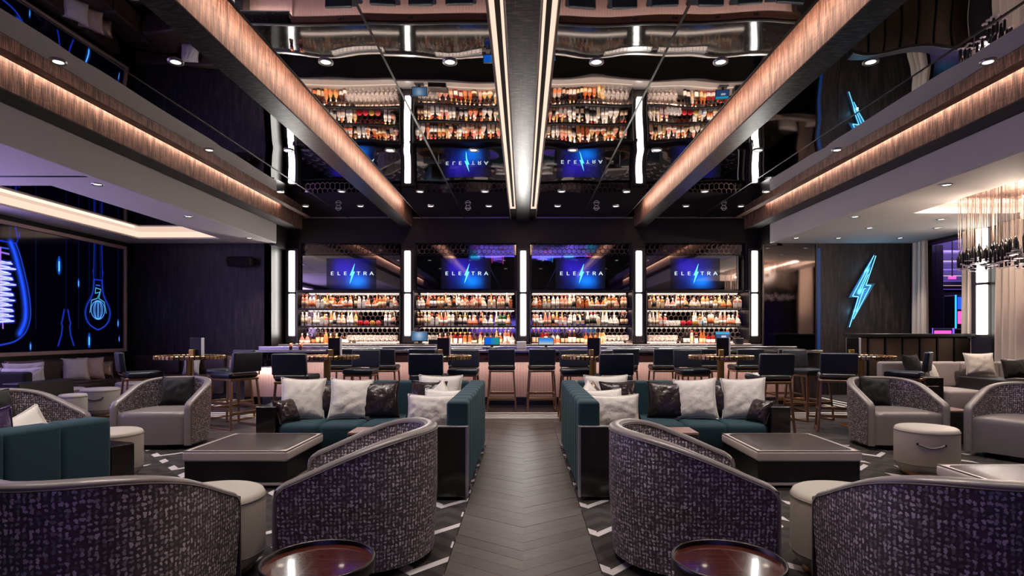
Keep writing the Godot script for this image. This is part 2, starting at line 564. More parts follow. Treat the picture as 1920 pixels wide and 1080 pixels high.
func low_ceiling(s: int, x0: float, x1: float, z0: float, z1: float) -> Node3D:
	# plaster ceiling over a seating bay with a tray x0..x1, z0..z1 let into it
	var c := setting("ceiling_screen_side" if s < 0 else "ceiling_neon_side", "white plaster ceiling with a lit tray over the side seats")
	var lo := minf(s * 4.93, s * 7.8)
	var hi := maxf(s * 4.93, s * 7.8)
	var st := begin()
	box(st, Vector3(lo, LOW, -11.6), Vector3(hi, LOW + 0.22, z0))
	box(st, Vector3(lo, LOW, z1), Vector3(hi, LOW + 0.22, 9.0))
	box(st, Vector3(lo, LOW, z0), Vector3(x0, LOW + 0.22, z1))
	box(st, Vector3(x1, LOW, z0), Vector3(hi, LOW + 0.22, z1))
	box(st, Vector3(minf(s * 4.873, s * 5.02), LOW - 0.002, -11.6), Vector3(maxf(s * 4.873, s * 5.02), 3.39, 9.0), 0.015)
	part("plaster", st, M.plaster, c)
	return c

func ceiling_parts() -> void:
	var c: Node3D = get_node("ceiling")
	var spots := []
	for z in [-2.7, -5.2, -7.7, -9.95, -11.1]:
		for x in [-4.12, -3.08, -1.75, -0.65, 0.65, 1.75, 3.08, 4.12]:
			spots.append(Vector2(x, z))
	var runs := [[-4.4, -3.66], [-3.64, -2.56], [-2.13, -1.23], [-1.21, -0.27], [0.27, 1.21], [1.23, 2.13], [2.56, 3.64], [3.66, 4.4]]
	for k in runs.size():
		var x0: float = runs[k][0]
		var x1: float = runs[k][1]
		var nx := int(ceil((x1 - x0) / 0.1))
		var nz := 212
		var h := func(x: float, z: float) -> float:
			var y := CEIL + 0.0012 * sin(x * 3.6 + z * 0.7 + k * 1.7) + 0.0010 * sin(z * 2.3 + x * 1.1 + k * 2.3) + 0.0006 * sin(x * 7.0 - z * 1.7 + k)
			for p in spots:
				var r: float = p.distance_squared_to(Vector2(x, z))
				if r < 0.5:
					y -= 0.0022 * exp(-r / 0.035)
			return y
		var ys := []
		for j in nz + 1:
			var row := PackedVector3Array()
			for i in nx + 1:
				var x := lerpf(x0, x1, float(i) / nx)
				var z := lerpf(-12.22, 9.0, float(j) / nz)
				row.append(Vector3(x, h.call(x, z), z))
			ys.append(row)
		var st := begin(true)
		for j in nz:
			for i in nx:
				quad(st, ys[j][i], ys[j][i + 1], ys[j + 1][i + 1], ys[j + 1][i])
		part("mirror_panel", st, M.mirror_ceiling, c)
	for x in [-3.65, -1.22, 1.22, 3.65]:
		var st := begin()
		box(st, Vector3(x - 0.009, CEIL - 0.004, -12.22), Vector3(x + 0.009, CEIL + 0.02, 9.0))
		part("seam_strip", st, M.dark_steel, c)
	for s in [-1, 1]:
		var st := begin()
		box(st, Vector3(minf(s * 4.4, s * 4.525), CEIL - 0.004, -12.22), Vector3(maxf(s * 4.4, s * 4.525), CEIL + 0.03, 9.0))
		part("border_strip", st, M.beam_cloth, c)
	for s in [-1, 1]:
		for seg in [[0.29, 2.29], [2.58, 4.6]]:
			var st := begin()
			box(st, Vector3(minf(s * seg[0], s * seg[1]), CEIL - 0.012, -12.235), Vector3(maxf(s * seg[0], s * seg[1]), CEIL, -12.215))
			part("edge_strip", st, M.steel, c)
	# beams: the middle one and the four woven ones with lit inner faces
	var b := setting("trim_1", "black woven middle ceiling beam between two lit channels")
	var st := begin()
	box(st, Vector3(-0.135, 3.55, -12.2), Vector3(0.135, 3.64, 9.0), 0.012)
	part("beam_body", st, M.beam_underside, b)
	for s in [-1, 1]:
		st = begin()
		box(st, Vector3(minf(s * 0.135, s * 0.27), 3.638, -12.2), Vector3(maxf(s * 0.135, s * 0.27), 3.66, 9.0))
		part("channel", st, M.black_matte, b)
		st = begin()
		box(st, Vector3(minf(s * 0.212, s * 0.25), 3.615, -11.28), Vector3(maxf(s * 0.212, s * 0.25), 3.638, 8.9))
		box(st, Vector3(minf(s * 0.146, s * 0.168), 3.615, -11.28), Vector3(maxf(s * 0.146, s * 0.168), 3.638, 8.9))
		box(st, Vector3(minf(s * 0.168, s * 0.212), 3.615, -11.28), Vector3(maxf(s * 0.168, s * 0.212), 3.638, -11.2))
		part("led_channel", st, M.led_peach, b)
		st = begin()
		box(st, Vector3(minf(s * 0.252, s * 0.272), 3.6, -12.2), Vector3(maxf(s * 0.252, s * 0.272), 3.64, 9.0), 0.004)
		part("channel_lip", st, M.beam_cloth, b)
	var names := {-1: "trim_2", 1: "trim_3"}
	for s in [-1, 1]:
		b = setting(names[s], "woven silk ceiling beam with a peach lit flank")
		st = begin()
		box(st, Vector3(minf(s * 2.31, s * 2.555), 3.435, -12.22), Vector3(maxf(s * 2.31, s * 2.555), 3.95, 9.0), 0.006)
		part("beam_body", st, M.beam_cloth, b)
		st = begin()
		box(st, Vector3(minf(s * 2.318, s * 2.547), 3.43, -12.2), Vector3(maxf(s * 2.318, s * 2.547), 3.436, 9.0))
		part("beam_underside", st, M.beam_underside, b)
		st = begin()
		box(st, Vector3(minf(s * 2.12, s * 2.135), CEIL - 0.008, -12.22), Vector3(maxf(s * 2.12, s * 2.135), 3.95, 9.0))
		part("slot_edge", st, M.dark_steel, b)
		st = begin()
		box(st, Vector3(minf(s * 2.136, s * 2.142), 3.7, -11.3), Vector3(maxf(s * 2.136, s * 2.142), 3.74, 0.9))
		part("led_strip", st, M.led_peach, b)
	names = {-1: "trim_4", 1: "trim_5"}
	for s in [-1, 1]:
		b = setting(names[s], "woven silk edge beam with a peach light line above the low ceiling")
		st = begin()
		box(st, Vector3(minf(s * 4.6, s * 4.873), 3.385, -12.22), Vector3(maxf(s * 4.6, s * 4.873), 3.95, 9.0), 0.006)
		part("beam_body", st, M.beam_cloth, b)
		st = begin()
		box(st, Vector3(minf(s * 4.608, s * 4.87), 3.38, -12.2), Vector3(maxf(s * 4.608, s * 4.87), 3.386, 9.0))
		part("beam_underside", st, M.wall_cloth, b)
		st = begin()
		box(st, Vector3(minf(s * 4.526, s * 4.532), 3.67, -11.2), Vector3(maxf(s * 4.526, s * 4.532), 3.7, 2.4))
		part("led_strip", st, M.led_peach, b)
	# recessed lamps
	var ring := begin(true)
	lathe(ring, [Vector2(0.042, -0.004), Vector2(0.062, -0.012), Vector2(0.066, -0.006), Vector2(0.066, 0.004)], 20)
	var disc := begin()
	lathe(disc, [Vector2(0, -0.003), Vector2(0.042, -0.003), Vector2(0.042, 0.004), Vector2(0, 0.004)], 18)
	var ring_mesh := done(ring)
	var disc_mesh := done(disc)
	var order := ["first", "second", "third", "fourth", "fifth", "sixth", "seventh", "eighth"]
	var over := ["drinks tables", "coffee tables", "high tables", "bar counter", "back counter"]
	for k in spots.size():
		downlight(Vector3(spots[k].x, CEIL - 0.004, spots[k].y), ring_mesh, disc_mesh, "%s downlight from the bulb screen side in the mirrored ceiling row above the %s" % [order[k % 8], over[int(k / 8.0)]], "mirror ceiling downlights", 4.6, 36.0)
	var cl := low_ceiling(-1, -7.25, -5.69, -11.06, -7.07)
	st = begin()
	box(st, Vector3(-7.25, LOW + 0.13, -11.06), Vector3(-5.69, LOW + 0.2, -7.07))
	part("tray_mirror", st, M.mirror_ceiling, cl)
	st = begin()
	box(st, Vector3(-7.249, LOW + 0.03, -11.059), Vector3(-7.235, LOW + 0.129, -7.071))
	box(st, Vector3(-7.235, LOW + 0.03, -11.059), Vector3(-5.691, LOW + 0.129, -11.045))
	part("led_cove", st, M.led_peach, cl)
	st = begin()
	box(st, Vector3(-7.5, LOW - 0.003, -6.68), Vector3(-4.95, LOW + 0.01, -6.63))
	part("slot_grille", st, M.black, cl)
	for p in [[-5.08, -7.0], [-5.09, -8.92], [-5.11, -10.94], [-5.09, -4.6]]:
		downlight(Vector3(p[0], LOW, p[1]), ring_mesh, disc_mesh, "round downlight in the white ceiling on the bulb screen side", "screen side downlights", 3.6, 40.0)
	cl = low_ceiling(1, 5.78, 7.3, -8.7, -4.6)
	st = begin()
	box(st, Vector3(5.7, LOW + 0.2, -8.75), Vector3(7.35, LOW + 0.25, -4.5))
	part("tray_top", st, M.plaster, cl)
	st = begin()
	box(st, Vector3(5.78, LOW + 0.09, -8.7), Vector3(7.3, LOW + 0.15, -8.68))
	box(st, Vector3(7.28, LOW + 0.09, -8.7), Vector3(7.3, LOW + 0.15, -4.6))
	part("led_cove", st, M.led_peach, cl)
	st = begin()
	box(st, Vector3(5.95, LOW + 0.13, -8.35), Vector3(7.05, LOW + 0.17, -8.28), 0.004)
	part("tray_rail", st, M.beam_cloth, cl)
	for p in [[5.07, -7.02], [5.06, -8.94], [5.84, -9.89], [5.09, -10.94], [5.88, -10.94], [7.03, -10.94], [6.52, -9.15], [6.98, -9.89], [5.07, -4.6]]:
		downlight(Vector3(p[0], LOW, p[1]), ring_mesh, disc_mesh, "round downlight in the white ceiling on the neon bolt side", "neon side downlights", 2.4, 40.0)
	# swivelling ring lamps near the bar
	for x in [-3.48, -1.04, 1.38, 3.78]:
		var t := thing("ring_spotlight", "small chrome ring spotlight under the mirrored ceiling over the bar", "spotlight", Vector3(x, CEIL, -11.05), 0, "ring spotlights over the bar")
		var r := begin(true)
		var pts := []
		for k in 21:
			var a := TAU * k / 20.0
			pts.append(Vector3(cos(a) * 0.045, -0.045 + sin(a) * 0.045, 0))
		tube(r, pts, 0.007, 6)
		part("ring", r, M.white_metal, t)
		r = begin()
		box(r, Vector3(-0.06, -0.062, -0.01), Vector3(0.06, -0.045, 0.01), 0.003)
		part("crossbar", r, M.white_metal, t)

func downlight(at: Vector3, ring: Mesh, disc: Mesh, label: String, group: String, energy: float, angle: float) -> void:
	var t := thing("downlight", label, "downlight", at, 0, group)
	part("trim_ring", ring, M.steel, t)
	part("lamp_lens", disc, M.lamp_white, t)
	spot(Vector3(0, -0.03, 0), Vector3(0, -1, 0), angle, Color(1.0, 0.955, 0.92), energy, t)

# ---------------------------------------------------------------- back bar
func bolt_outline(h: float) -> PackedVector2Array:
	var k := h / 720.0
	var out := PackedVector2Array()
	for p in [[430, 235], [345, 530], [435, 527], [180, 955], [268, 660], [180, 662]]:
		out.append(Vector2((p[0] - 305) * k, (595 - p[1]) * k))
	return out

func screen_texture() -> ImageTexture:
	return picture(320, 192, func(x, y):
		var u : float = x / 320.0 - 0.5
		var v : float = y / 192.0 - 0.5
		var g := exp(-(pow(u - 0.12, 2) * 16.0 + pow(v - 0.25, 2) * 14.0))
		var g2 := exp(-(pow(u + 0.15, 2) * 7.0 + pow(v + 0.2, 2) * 8.0))
		var f := smoothstep(0.5, 0.28, absf(u)) * 0.75 + 0.25
		return Color((0.01 + 0.14 * g2) * f, (0.03 + 0.46 * g + 0.05 * g2) * f, (0.24 + 0.7 * g + 0.42 * g2) * f))

func lattice_mesh(w: float, h: float, r: float) -> ArrayMesh:
	# honeycomb of thin flat bars in the x-y plane
	var st := begin()
	var dx := r * sqrt(3.0)
	var rows := int(h / (1.5 * r))
	for j in rows + 1:
		for i in int(w / dx):
			var c := Vector2(-w / 2 + dx * (i + 0.5 + 0.5 * (j % 2)), 1.5 * r * j)
			for k in 3:
				var a := c + Vector2.from_angle(PI / 2 + k * PI / 3) * r
				var b := c + Vector2.from_angle(PI / 2 + (k + 1) * PI / 3) * r
				if absf(a.x) > w / 2 or absf(b.x) > w / 2 or minf(a.y, b.y) < 0 or maxf(a.y, b.y) > h:
					continue
				var n := (b - a).orthogonal().normalized() * 0.006
				var q := [Vector3(a.x + n.x, a.y + n.y, 0.012), Vector3(b.x + n.x, b.y + n.y, 0.012), Vector3(b.x - n.x, b.y - n.y, 0.012), Vector3(a.x - n.x, a.y - n.y, 0.012)]
				face(st, q, Vector3.BACK)
				for e in [0, 2]:
					var p0: Vector3 = q[e]
					var p1: Vector3 = q[e + 1]
					face(st, [p0, p1, Vector3(p1.x, p1.y, 0), Vector3(p0.x, p0.y, 0)], Vector3(n.x, n.y, 0) * (1 if e == 0 else -1))
	return done(st)

func back_bar() -> void:
	# light columns
	for k in 5:
		var x := -4.79 + 2.395 * k
		var t := thing("light_column", "dark metal column with a tall white light panel beside the bottle shelves", "column", Vector3(x, 0, -12.22), 0, "light columns of the back bar")
		var st := begin()
		box(st, Vector3(-0.15, 1.002, -0.17), Vector3(0.15, 3.62, 0.0), 0.01)
		part("body", st, M.dark_panel, t)
		st = begin()
		box(st, Vector3(-0.13, 1.02, 0.0), Vector3(-0.066, 2.98, 0.09), 0.006)
		box(st, Vector3(0.066, 1.02, 0.0), Vector3(0.13, 2.98, 0.09), 0.006)
		box(st, Vector3(-0.085, 2.93, 0.0), Vector3(0.085, 2.98, 0.09), 0.006)
		box(st, Vector3(-0.085, 1.02, 0.0), Vector3(0.085, 1.16, 0.09), 0.006)
		part("side_frame", st, M.column_metal, t)
		for seg in [[1.17, 2.035], [2.075, 2.925]]:
			st = begin()
			box(st, Vector3(-0.055, seg[0], 0.02), Vector3(0.055, seg[1], 0.105), 0.012)
			part("light_panel", st, M.tube_white, t)
		st = begin()
		box(st, Vector3(-0.085, 2.035, 0.0), Vector3(0.085, 2.075, 0.115), 0.004)
		part("band", st, M.column_metal, t)
		area("column_light", Vector3(x, 2.05, -12.09), Vector3(0, 0, 1), Vector2(0.1, 1.74), Color(1.0, 0.985, 0.965), 1.5)
	# counter
	var cabinet := thing("back_counter", "long dark back counter under the bottle shelves", "counter", Vector3(0, 0, -12.0))
	var st := begin()
	box(st, Vector3(-4.9, 0, -0.39), Vector3(4.9, 0.96, 0.25), 0.008)
	part("body", st, M.black, cabinet)
	st = begin()
	box(st, Vector3(-4.9, 0.96, -0.39), Vector3(4.9, 1.0, 0.28), 0.006)
	part("top", st, M.stone_top, cabinet)
	var scr := screen_texture()
	mat("screen_picture", Color(0.4, 0.4, 0.4), 0.03, 0.75, {"emission_enabled": true, "emission": Color.BLACK, "emission_texture": scr, "emission_energy_multiplier": 1.25, "texture_repeat": false})
	var lat_top := lattice_mesh(2.06, 0.26, 0.058)
	var lat_low := lattice_mesh(2.06, 1.06, 0.058)
	var bolt := begin()
	var slim := PackedVector2Array()
	for p in bolt_outline(0.42):
		slim.append(Vector2(p.x * 0.72, p.y))
	prism(bolt, slim, 0, 0.006)
	var bolt_mesh := done(bolt)
	var letters := {}
	for ch in ["E", "L", "T", "R", "A"]:
		var tm := TextMesh.new()
		tm.text = ch
		var font := SystemFont.new()
		font.font_names = PackedStringArray(["Droid Sans"])
		tm.font = font
		tm.font_size = 32
		tm.pixel_size = 0.096 / 32.0
		tm.depth = 0.004
		letters[ch] = tm
	for k in 4:
		var cx := -3.5925 + 2.395 * k
		var t := thing("bottle_shelf", "black open bottle shelves with honeycomb lattice over mirror, " + ["in the bay by the speaker wall", "second bay from the speaker wall", "third bay from the speaker wall", "in the bay by the smoked glass"][k], "shelf", Vector3(cx, 1.0, -12.38), 0, "bottle shelving bays of the back bar")
		st = begin()
		box(st, Vector3(-1.05, 0, 0), Vector3(1.05, 1.09, 0.02))
		part("back_mirror", st, M.smoked_mirror, t)
		part("lattice", lat_low, M.brushed_bronze, t, Vector3(0, 0.02, 0.022)).set_meta("kind", "stuff")
		for y in [0.375, 0.735, 1.1]:
			st = begin()
			box(st, Vector3(-1.04, y - 0.026, 0.03), Vector3(1.04, y, 0.33), 0.003)
			box(st, Vector3(-1.04, y - 0.04, 0.318), Vector3(1.04, y - 0.02, 0.33), 0.002)
			part("shelf_board", st, M.black, t)
			st = begin()
			box(st, Vector3(-1.02, y - 0.031, 0.285), Vector3(1.02, y - 0.026, 0.31))
			part("led_strip", st, M.led_warm, t)
			area("shelf_light", Vector3(cx, 1.0 + y - 0.033, -12.13), Vector3(0, -1, -0.2), Vector2(2.0, 0.1), Color(1.0, 0.9, 0.83), 1.15, Vector3.RIGHT)
		st = begin()
		box(st, Vector3(-1.02, 0.004, 0.47), Vector3(1.02, 0.016, 0.49))
		part("led_strip", st, M.led_warm, t)
		area("shelf_light", Vector3(cx, 1.025, -11.9), Vector3(0, 0.7, -1), Vector2(2.0, 0.02), Color(1.0, 0.84, 0.74), 0.6, Vector3.RIGHT)
		for s in [-1, 1]:
			st = begin()
			box(st, Vector3(s * 1.05 - 0.009, 0.0, 0.0), Vector3(s * 1.05 + 0.009, 1.098, 0.33), 0.003)
			part("side_post", st, M.black, t)
		# mirror with a picture screen behind it
		var ms := thing("mirror_screen", "wall mirror with a blue lightning screen in it" + [ ", bay by the speaker wall", ", second bay from the speaker wall", ", third bay from the speaker wall", ", bay by the smoked glass"][k], "screen", Vector3(cx, 2.1, -12.3))
		st = begin()
		box(st, Vector3(-1.045, 0.0, 0), Vector3(1.045, 0.76, 0.03), 0.004)
		part("frame", st, M.black, ms)
		st = begin()
		box(st, Vector3(-1.045, 0.76, -0.07), Vector3(1.045, 1.0, -0.05))
		part("header_mirror", st, M.smoked_mirror, ms)
		part("lattice", lat_top, M.brushed_bronze, ms, Vector3(0, 0.76, -0.048)).set_meta("kind", "stuff")
		st = begin()
		box(st, Vector3(-1.02, 0.035, 0.03), Vector3(1.02, 0.745, 0.034))
		part("mirror_panel", st, M.mirror, ms)
		st = begin()
		quad(st, Vector3(-0.52, 0.05, 0.036), Vector3(0.52, 0.05, 0.036), Vector3(0.52, 0.69, 0.036), Vector3(-0.52, 0.69, 0.036), Vector2(0, 1), Vector2(1, 1), Vector2(1, 0), Vector2(0, 0))
		part("screen", st, M.screen_picture, ms)
		part("bolt_mark", bolt_mesh, M.bolt_glow, ms, Vector3(0.02, 0.37, 0.037))
		var row := ["E", "L", "E", "", "T", "R", "A"]
		for i in 7:
			if row[i] != "":
				var o := part("lettering", letters[row[i]], M.screen_white, ms, Vector3(-0.4 + 0.137 * i, 0.37, 0.04))
				o.scale.x = 1.5
	bottles()

func bottle_mesh(kind: int) -> ArrayMesh:
	# surface 0 glass, 1 label, 2 cap
	var profs := [
		[[0, 0], [0.036, 0], [0.038, 0.006], [0.038, 0.17], [0.03, 0.2], [0.014, 0.225], [0.013, 0.27], [0, 0.27]],
		[[0, 0], [0.042, 0], [0.045, 0.01], [0.045, 0.12], [0.036, 0.155], [0.015, 0.175], [0.014, 0.21], [0, 0.21]],
		[[0, 0], [0.044, 0], [0.046, 0.006], [0.046, 0.15], [0.04, 0.17], [0.016, 0.185], [0.015, 0.225], [0, 0.225]],
		[[0, 0], [0.032, 0], [0.034, 0.008], [0.034, 0.15], [0.02, 0.2], [0.013, 0.24], [0.012, 0.3], [0, 0.3]],
		[[0, 0], [0.05, 0], [0.056, 0.03], [0.054, 0.08], [0.036, 0.13], [0.015, 0.16], [0.014, 0.2], [0, 0.2]],
		[[0, 0], [0.03, 0], [0.032, 0.006], [0.032, 0.2], [0.026, 0.225], [0.013, 0.235], [0.013, 0.265], [0, 0.265]],
	]
	var n: int = [12, 12, 4, 12, 12, 8][kind]
	var p := []
	for q in profs[kind]:
		p.append(Vector2(q[0], q[1]))
	var turn := Transform3D(Basis(UP, PI / 4), Vector3.ZERO) if n == 4 else Transform3D()
	var st := begin(n > 4)
	lathe(st, p, n, turn)
	var mesh := done(st)
	var body: Vector2 = p[3]
	var low: float = [0.04, 0.03, 0.035, 0.04, 0.035, 0.05][kind]
	var high: float = [0.14, 0.1, 0.12, 0.12, 0.08, 0.16][kind]
	var r: float = body.x + 0.0012 if kind != 4 else 0.0568
	st = begin(n > 4)
	lathe(st, [Vector2(0.01, low), Vector2(r, low), Vector2(r, high), Vector2(0.01, high)], n, turn)
	st.generate_normals()
	st.commit(mesh)
	var top: Vector2 = p[-2]
	st = begin(true)
	lathe(st, [Vector2(0, top.y - 0.02), Vector2(top.x + 0.003, top.y - 0.02), Vector2(top.x + 0.003, top.y + 0.018), Vector2(0, top.y + 0.02)], 10)
	st.generate_normals()
	st.commit(mesh)
	return mesh

func bottles() -> void:
	var meshes := []
	for k in 6:
		meshes.append(bottle_mesh(k))
	var shapes := ["round-shouldered", "squat", "square", "long-necked", "pot-bellied", "slim straight"]
	var glass := {
		"clear": Color(0.93, 0.9, 0.86, 0.5), "amber": Color(0.8, 0.44, 0.2, 0.62), "brown": Color(0.3, 0.13, 0.06, 0.8), "rosy": Color(0.93, 0.62, 0.54, 0.62),
		"red": Color(0.62, 0.07, 0.06, 0.75), "golden": Color(0.9, 0.7, 0.42, 0.6), "green": Color(0.05, 0.38, 0.1, 0.75), "dark": Color(0.05, 0.04, 0.05, 0.92), "blue": Color(0.16, 0.24, 0.56, 0.7),
	}
	for g in glass:
		mat("bottle_" + g, glass[g], 0.05, 0.0, {"transparency": BaseMaterial3D.TRANSPARENCY_ALPHA})
	var labels := {"white": rgb8(226, 220, 210), "cream": rgb8(214, 190, 150), "black": rgb8(26, 24, 24), "orange": rgb8(206, 112, 60), "tan": rgb8(196, 164, 134)}
	for g in labels:
		mat("label_" + g, labels[g], 0.6)
	mat("cap_dark", rgb8(40, 34, 34), 0.4)
	mat("cap_gold", rgb8(196, 158, 96), 0.35, 0.8)
	mat("cap_white", rgb8(220, 216, 210), 0.4)
	mat("cap_red", rgb8(170, 40, 34), 0.4)
	# the mix of colours differs from shelf to shelf
	var clear_row := ["clear", "clear", "clear", "golden", "clear", "rosy", "clear", "dark"]
	var warm_row := ["amber", "clear", "golden", "amber", "rosy", "clear", "brown", "golden"]
	var dark_row := ["dark", "amber", "rosy", "red", "amber", "golden", "brown", "clear"]
	var shelf_word := {2: "upper bottle shelf", 1: "lower bottle shelf", 0: "back counter"}
	for k in 4:
		var cx := -3.5925 + 2.395 * k
		for level in [2, 1, 0]:
			var y: float = [1.0, 1.375, 1.735][level]
			var mix: Array = [dark_row, clear_row, warm_row][level]
			if level == 1 and k == 1:
				mix = ["clear", "rosy", "brown", "clear", "clear", "green", "rosy", "clear"]
			if level == 2 and k in [1, 2]:
				mix = ["amber", "rosy", "clear", "rosy", "brown", "amber", "clear", "golden"]
			var x := cx - 0.98
			var n := 0
			while x < cx + 0.98:
				# racks, tills and bowls leave gaps in the row
				var skip: bool = level == 0 and (k == 0 and x > cx - 0.1 or k == 1 and x < cx - 0.55 or k == 2 and x > cx + 0.45 or k == 3 and (x < cx - 0.35 or x > cx + 0.62))
				skip = skip or level == 1 and (k == 0 and x > cx + 0.12 and x < cx + 0.72 or k == 3 and x > cx - 0.65 and x < cx - 0.08)
				if skip:
					x += 0.09
					continue
				var shape := rng.randi() % 6
				var run := rng.randi_range(1, 2)
				var tone: String = mix[rng.randi() % 8]
				var lab: String = ["white", "white", "cream", "black", "orange", "tan", "white", "cream"][rng.randi() % 8]
				var cap: String = ["dark", "gold", "white", "red"][rng.randi() % 4]
				var place: String = shelf_word[level]
				for i in run:
					if x > cx + 0.98:
						break
					var o := MeshInstance3D.new()
					o.name = numbered("bottle")
					o.mesh = meshes[shape]
					o.set_surface_override_material(0, M["bottle_" + tone])
					o.set_surface_override_material(1, M["label_" + lab])
					o.set_surface_override_material(2, M["cap_" + cap])
					o.position = Vector3(x + rng.randf_range(-0.004, 0.004), y, -12.17 + rng.randf_range(-0.02, 0.03) if level else -12.1 + rng.randf_range(-0.05, 0.05))
					tag(o, "%s %s bottle with %s label and %s cap on the %s" % [shapes[shape], tone, lab, cap, place], "bottle", "liquor bottles on the " + place)
					add_child(o)
					x += [0.084, 0.098, 0.096, 0.078, 0.12, 0.074][shape]
					n += 1
	# a second row behind, on the two shelves
	for k in 4:
		var cx := -3.5925 + 2.395 * k
		for level in [2, 1]:
			for i in 11:
				var x := cx - 0.93 + i * 0.182
				if level == 1 and (k == 0 and x > cx + 0.12 and x < cx + 0.72 or k == 3 and x > cx - 0.65 and x < cx - 0.08):
					continue
				var tone: String = ["clear", "clear", "rosy", "golden", "clear", "amber"][rng.randi() % 6]
				var cap: String = ["dark", "gold", "white"][rng.randi() % 3]
				var shape: int = [0, 3, 5][rng.randi() % 3]
				var o := MeshInstance3D.new()
				o.name = numbered("bottle")
				o.mesh = meshes[shape]
				o.set_surface_override_material(0, M["bottle_" + tone])
				o.set_surface_override_material(1, M["label_white"])
				o.set_surface_override_material(2, M["cap_" + cap])
				o.position = Vector3(x, [1.0, 1.375, 1.735][level], -12.29)
				tag(o, "%s %s bottle with %s cap in the back row of the %s" % [shapes[shape], tone, cap, shelf_word[level]], "bottle", "back row bottles on the " + shelf_word[level])
				add_child(o)
	# stemmed glasses in rows on the back counter
	var st := begin(true)
	lathe(st, [Vector2(0, 0), Vector2(0.032, 0.0), Vector2(0.03, 0.004), Vector2(0.005, 0.008), Vector2(0.004, 0.07), Vector2(0.028, 0.085), Vector2(0.04, 0.115), Vector2(0.038, 0.16), Vector2(0.033, 0.185)], 14)
	var stem := done(st)
	st = begin(true)
	lathe(st, [Vector2(0, 0), Vector2(0.032, 0), Vector2(0.034, 0.004), Vector2(0.036, 0.11), Vector2(0.033, 0.11), Vector2(0.031, 0.01), Vector2(0, 0.01)], 14)
	var tumbler := done(st)
	for zone in [[0, -0.02, 0.96], [1, -0.96, -0.6], [2, 0.5, 0.98], [3, -0.98, -0.4]]:
		var cx: float = -3.5925 + 2.395 * zone[0]
		var x: float = cx + zone[1]
		while x < cx + zone[2]:
			for row in 2:
				single("wine_glass", stem, M.frosted_glass, "clear stemmed wine glass standing in rows on the back counter", "glass", Vector3(x, 1.0, -12.2 + 0.12 * row), 0, "stemmed glasses on the back counter")
			x += 0.088
	for i in 8:
		single("tumbler_glass", tumbler, M.frosted_glass, "plain tumbler in the line of tumblers on the lower bottle shelf", "glass", Vector3(3.5925 - 0.62 + 0.076 * (i % 4), 1.375, -12.17 + 0.09 * int(i / 4.0)), 0, "tumblers on the lower shelf")
	# coloured round tins on the lower shelf
	var tin := begin(true)
	lathe(tin, [Vector2(0, -0.02), Vector2(0.05, -0.02), Vector2(0.056, -0.012), Vector2(0.056, 0.012), Vector2(0.05, 0.02), Vector2(0, 0.02)], 18, Transform3D(Basis(Vector3.RIGHT, PI / 2), Vector3(0, 0.056, 0)))
	var tin_mesh := done(tin)
	var tins := [["red", rgb8(196, 30, 44)], ["crimson", rgb8(220, 60, 70)], ["gold", rgb8(200, 150, 70)], ["coral", rgb8(214, 92, 84)], ["blue", rgb8(40, 120, 190)]]
	for k in [0, 3]:
		for i in 4:
			var w: Array = tins[i] if k == 0 else tins[[1, 0, 2, 4][i]]
			if not M.has("tin_" + w[0]):
				mat("tin_" + w[0], w[1], 0.25, 0.3)
			single("round_decanter", tin_mesh, M["tin_" + w[0]], "round %s flask standing on edge on the lower bottle shelf %s" % [w[0], "by the speaker wall" if k == 0 else "by the glass panel wall"], "flask", Vector3(-3.5925 + 2.395 * k + (0.22 if k == 0 else -0.28) + 0.125 * i, 1.375, -12.15), 0)

# ---------------------------------------------------------------- front bar
func chevron_tiles(x0: float, x1: float, y0: float, y1: float, z: float) -> SurfaceTool:
	var st := begin()
	var cw := 0.05
	var th := 0.034
	var n := int((x1 - x0) / cw)
	for i in n:
		var xa := x0 + i * cw + 0.0012
		var xb := x0 + (i + 1) * cw - 0.0012
		var up := 0.03 * (1 if i % 2 == 0 else -1)
		var y := y0 - 0.04
		while y < y1:
			var q := PackedVector2Array([Vector2(xa, y - up / 2), Vector2(xb, y + up / 2), Vector2(xb, y + up / 2 + th - 0.003), Vector2(xa, y - up / 2 + th - 0.003)])
			for p in q.size():
				q[p].y = clampf(q[p].y, y0, y1)
			y += th
			if q[2].y - q[1].y < 0.004 and q[3].y - q[0].y < 0.004:
				continue
			var f := []
			for p in q:
				f.append(Vector3(p.x, p.y, z + 0.004))
			face(st, f, Vector3.BACK)
			for e in 4:
				var a: Vector3 = f[e]
				var b: Vector3 = f[(e + 1) % 4]
				if a.distance_to(b) > 0.002:
					face(st, [a, b, b - Vector3(0, 0, 0.004), a - Vector3(0, 0, 0.004)], (a + b) / 2 - (f[0] + f[2]) / 2)
	return st

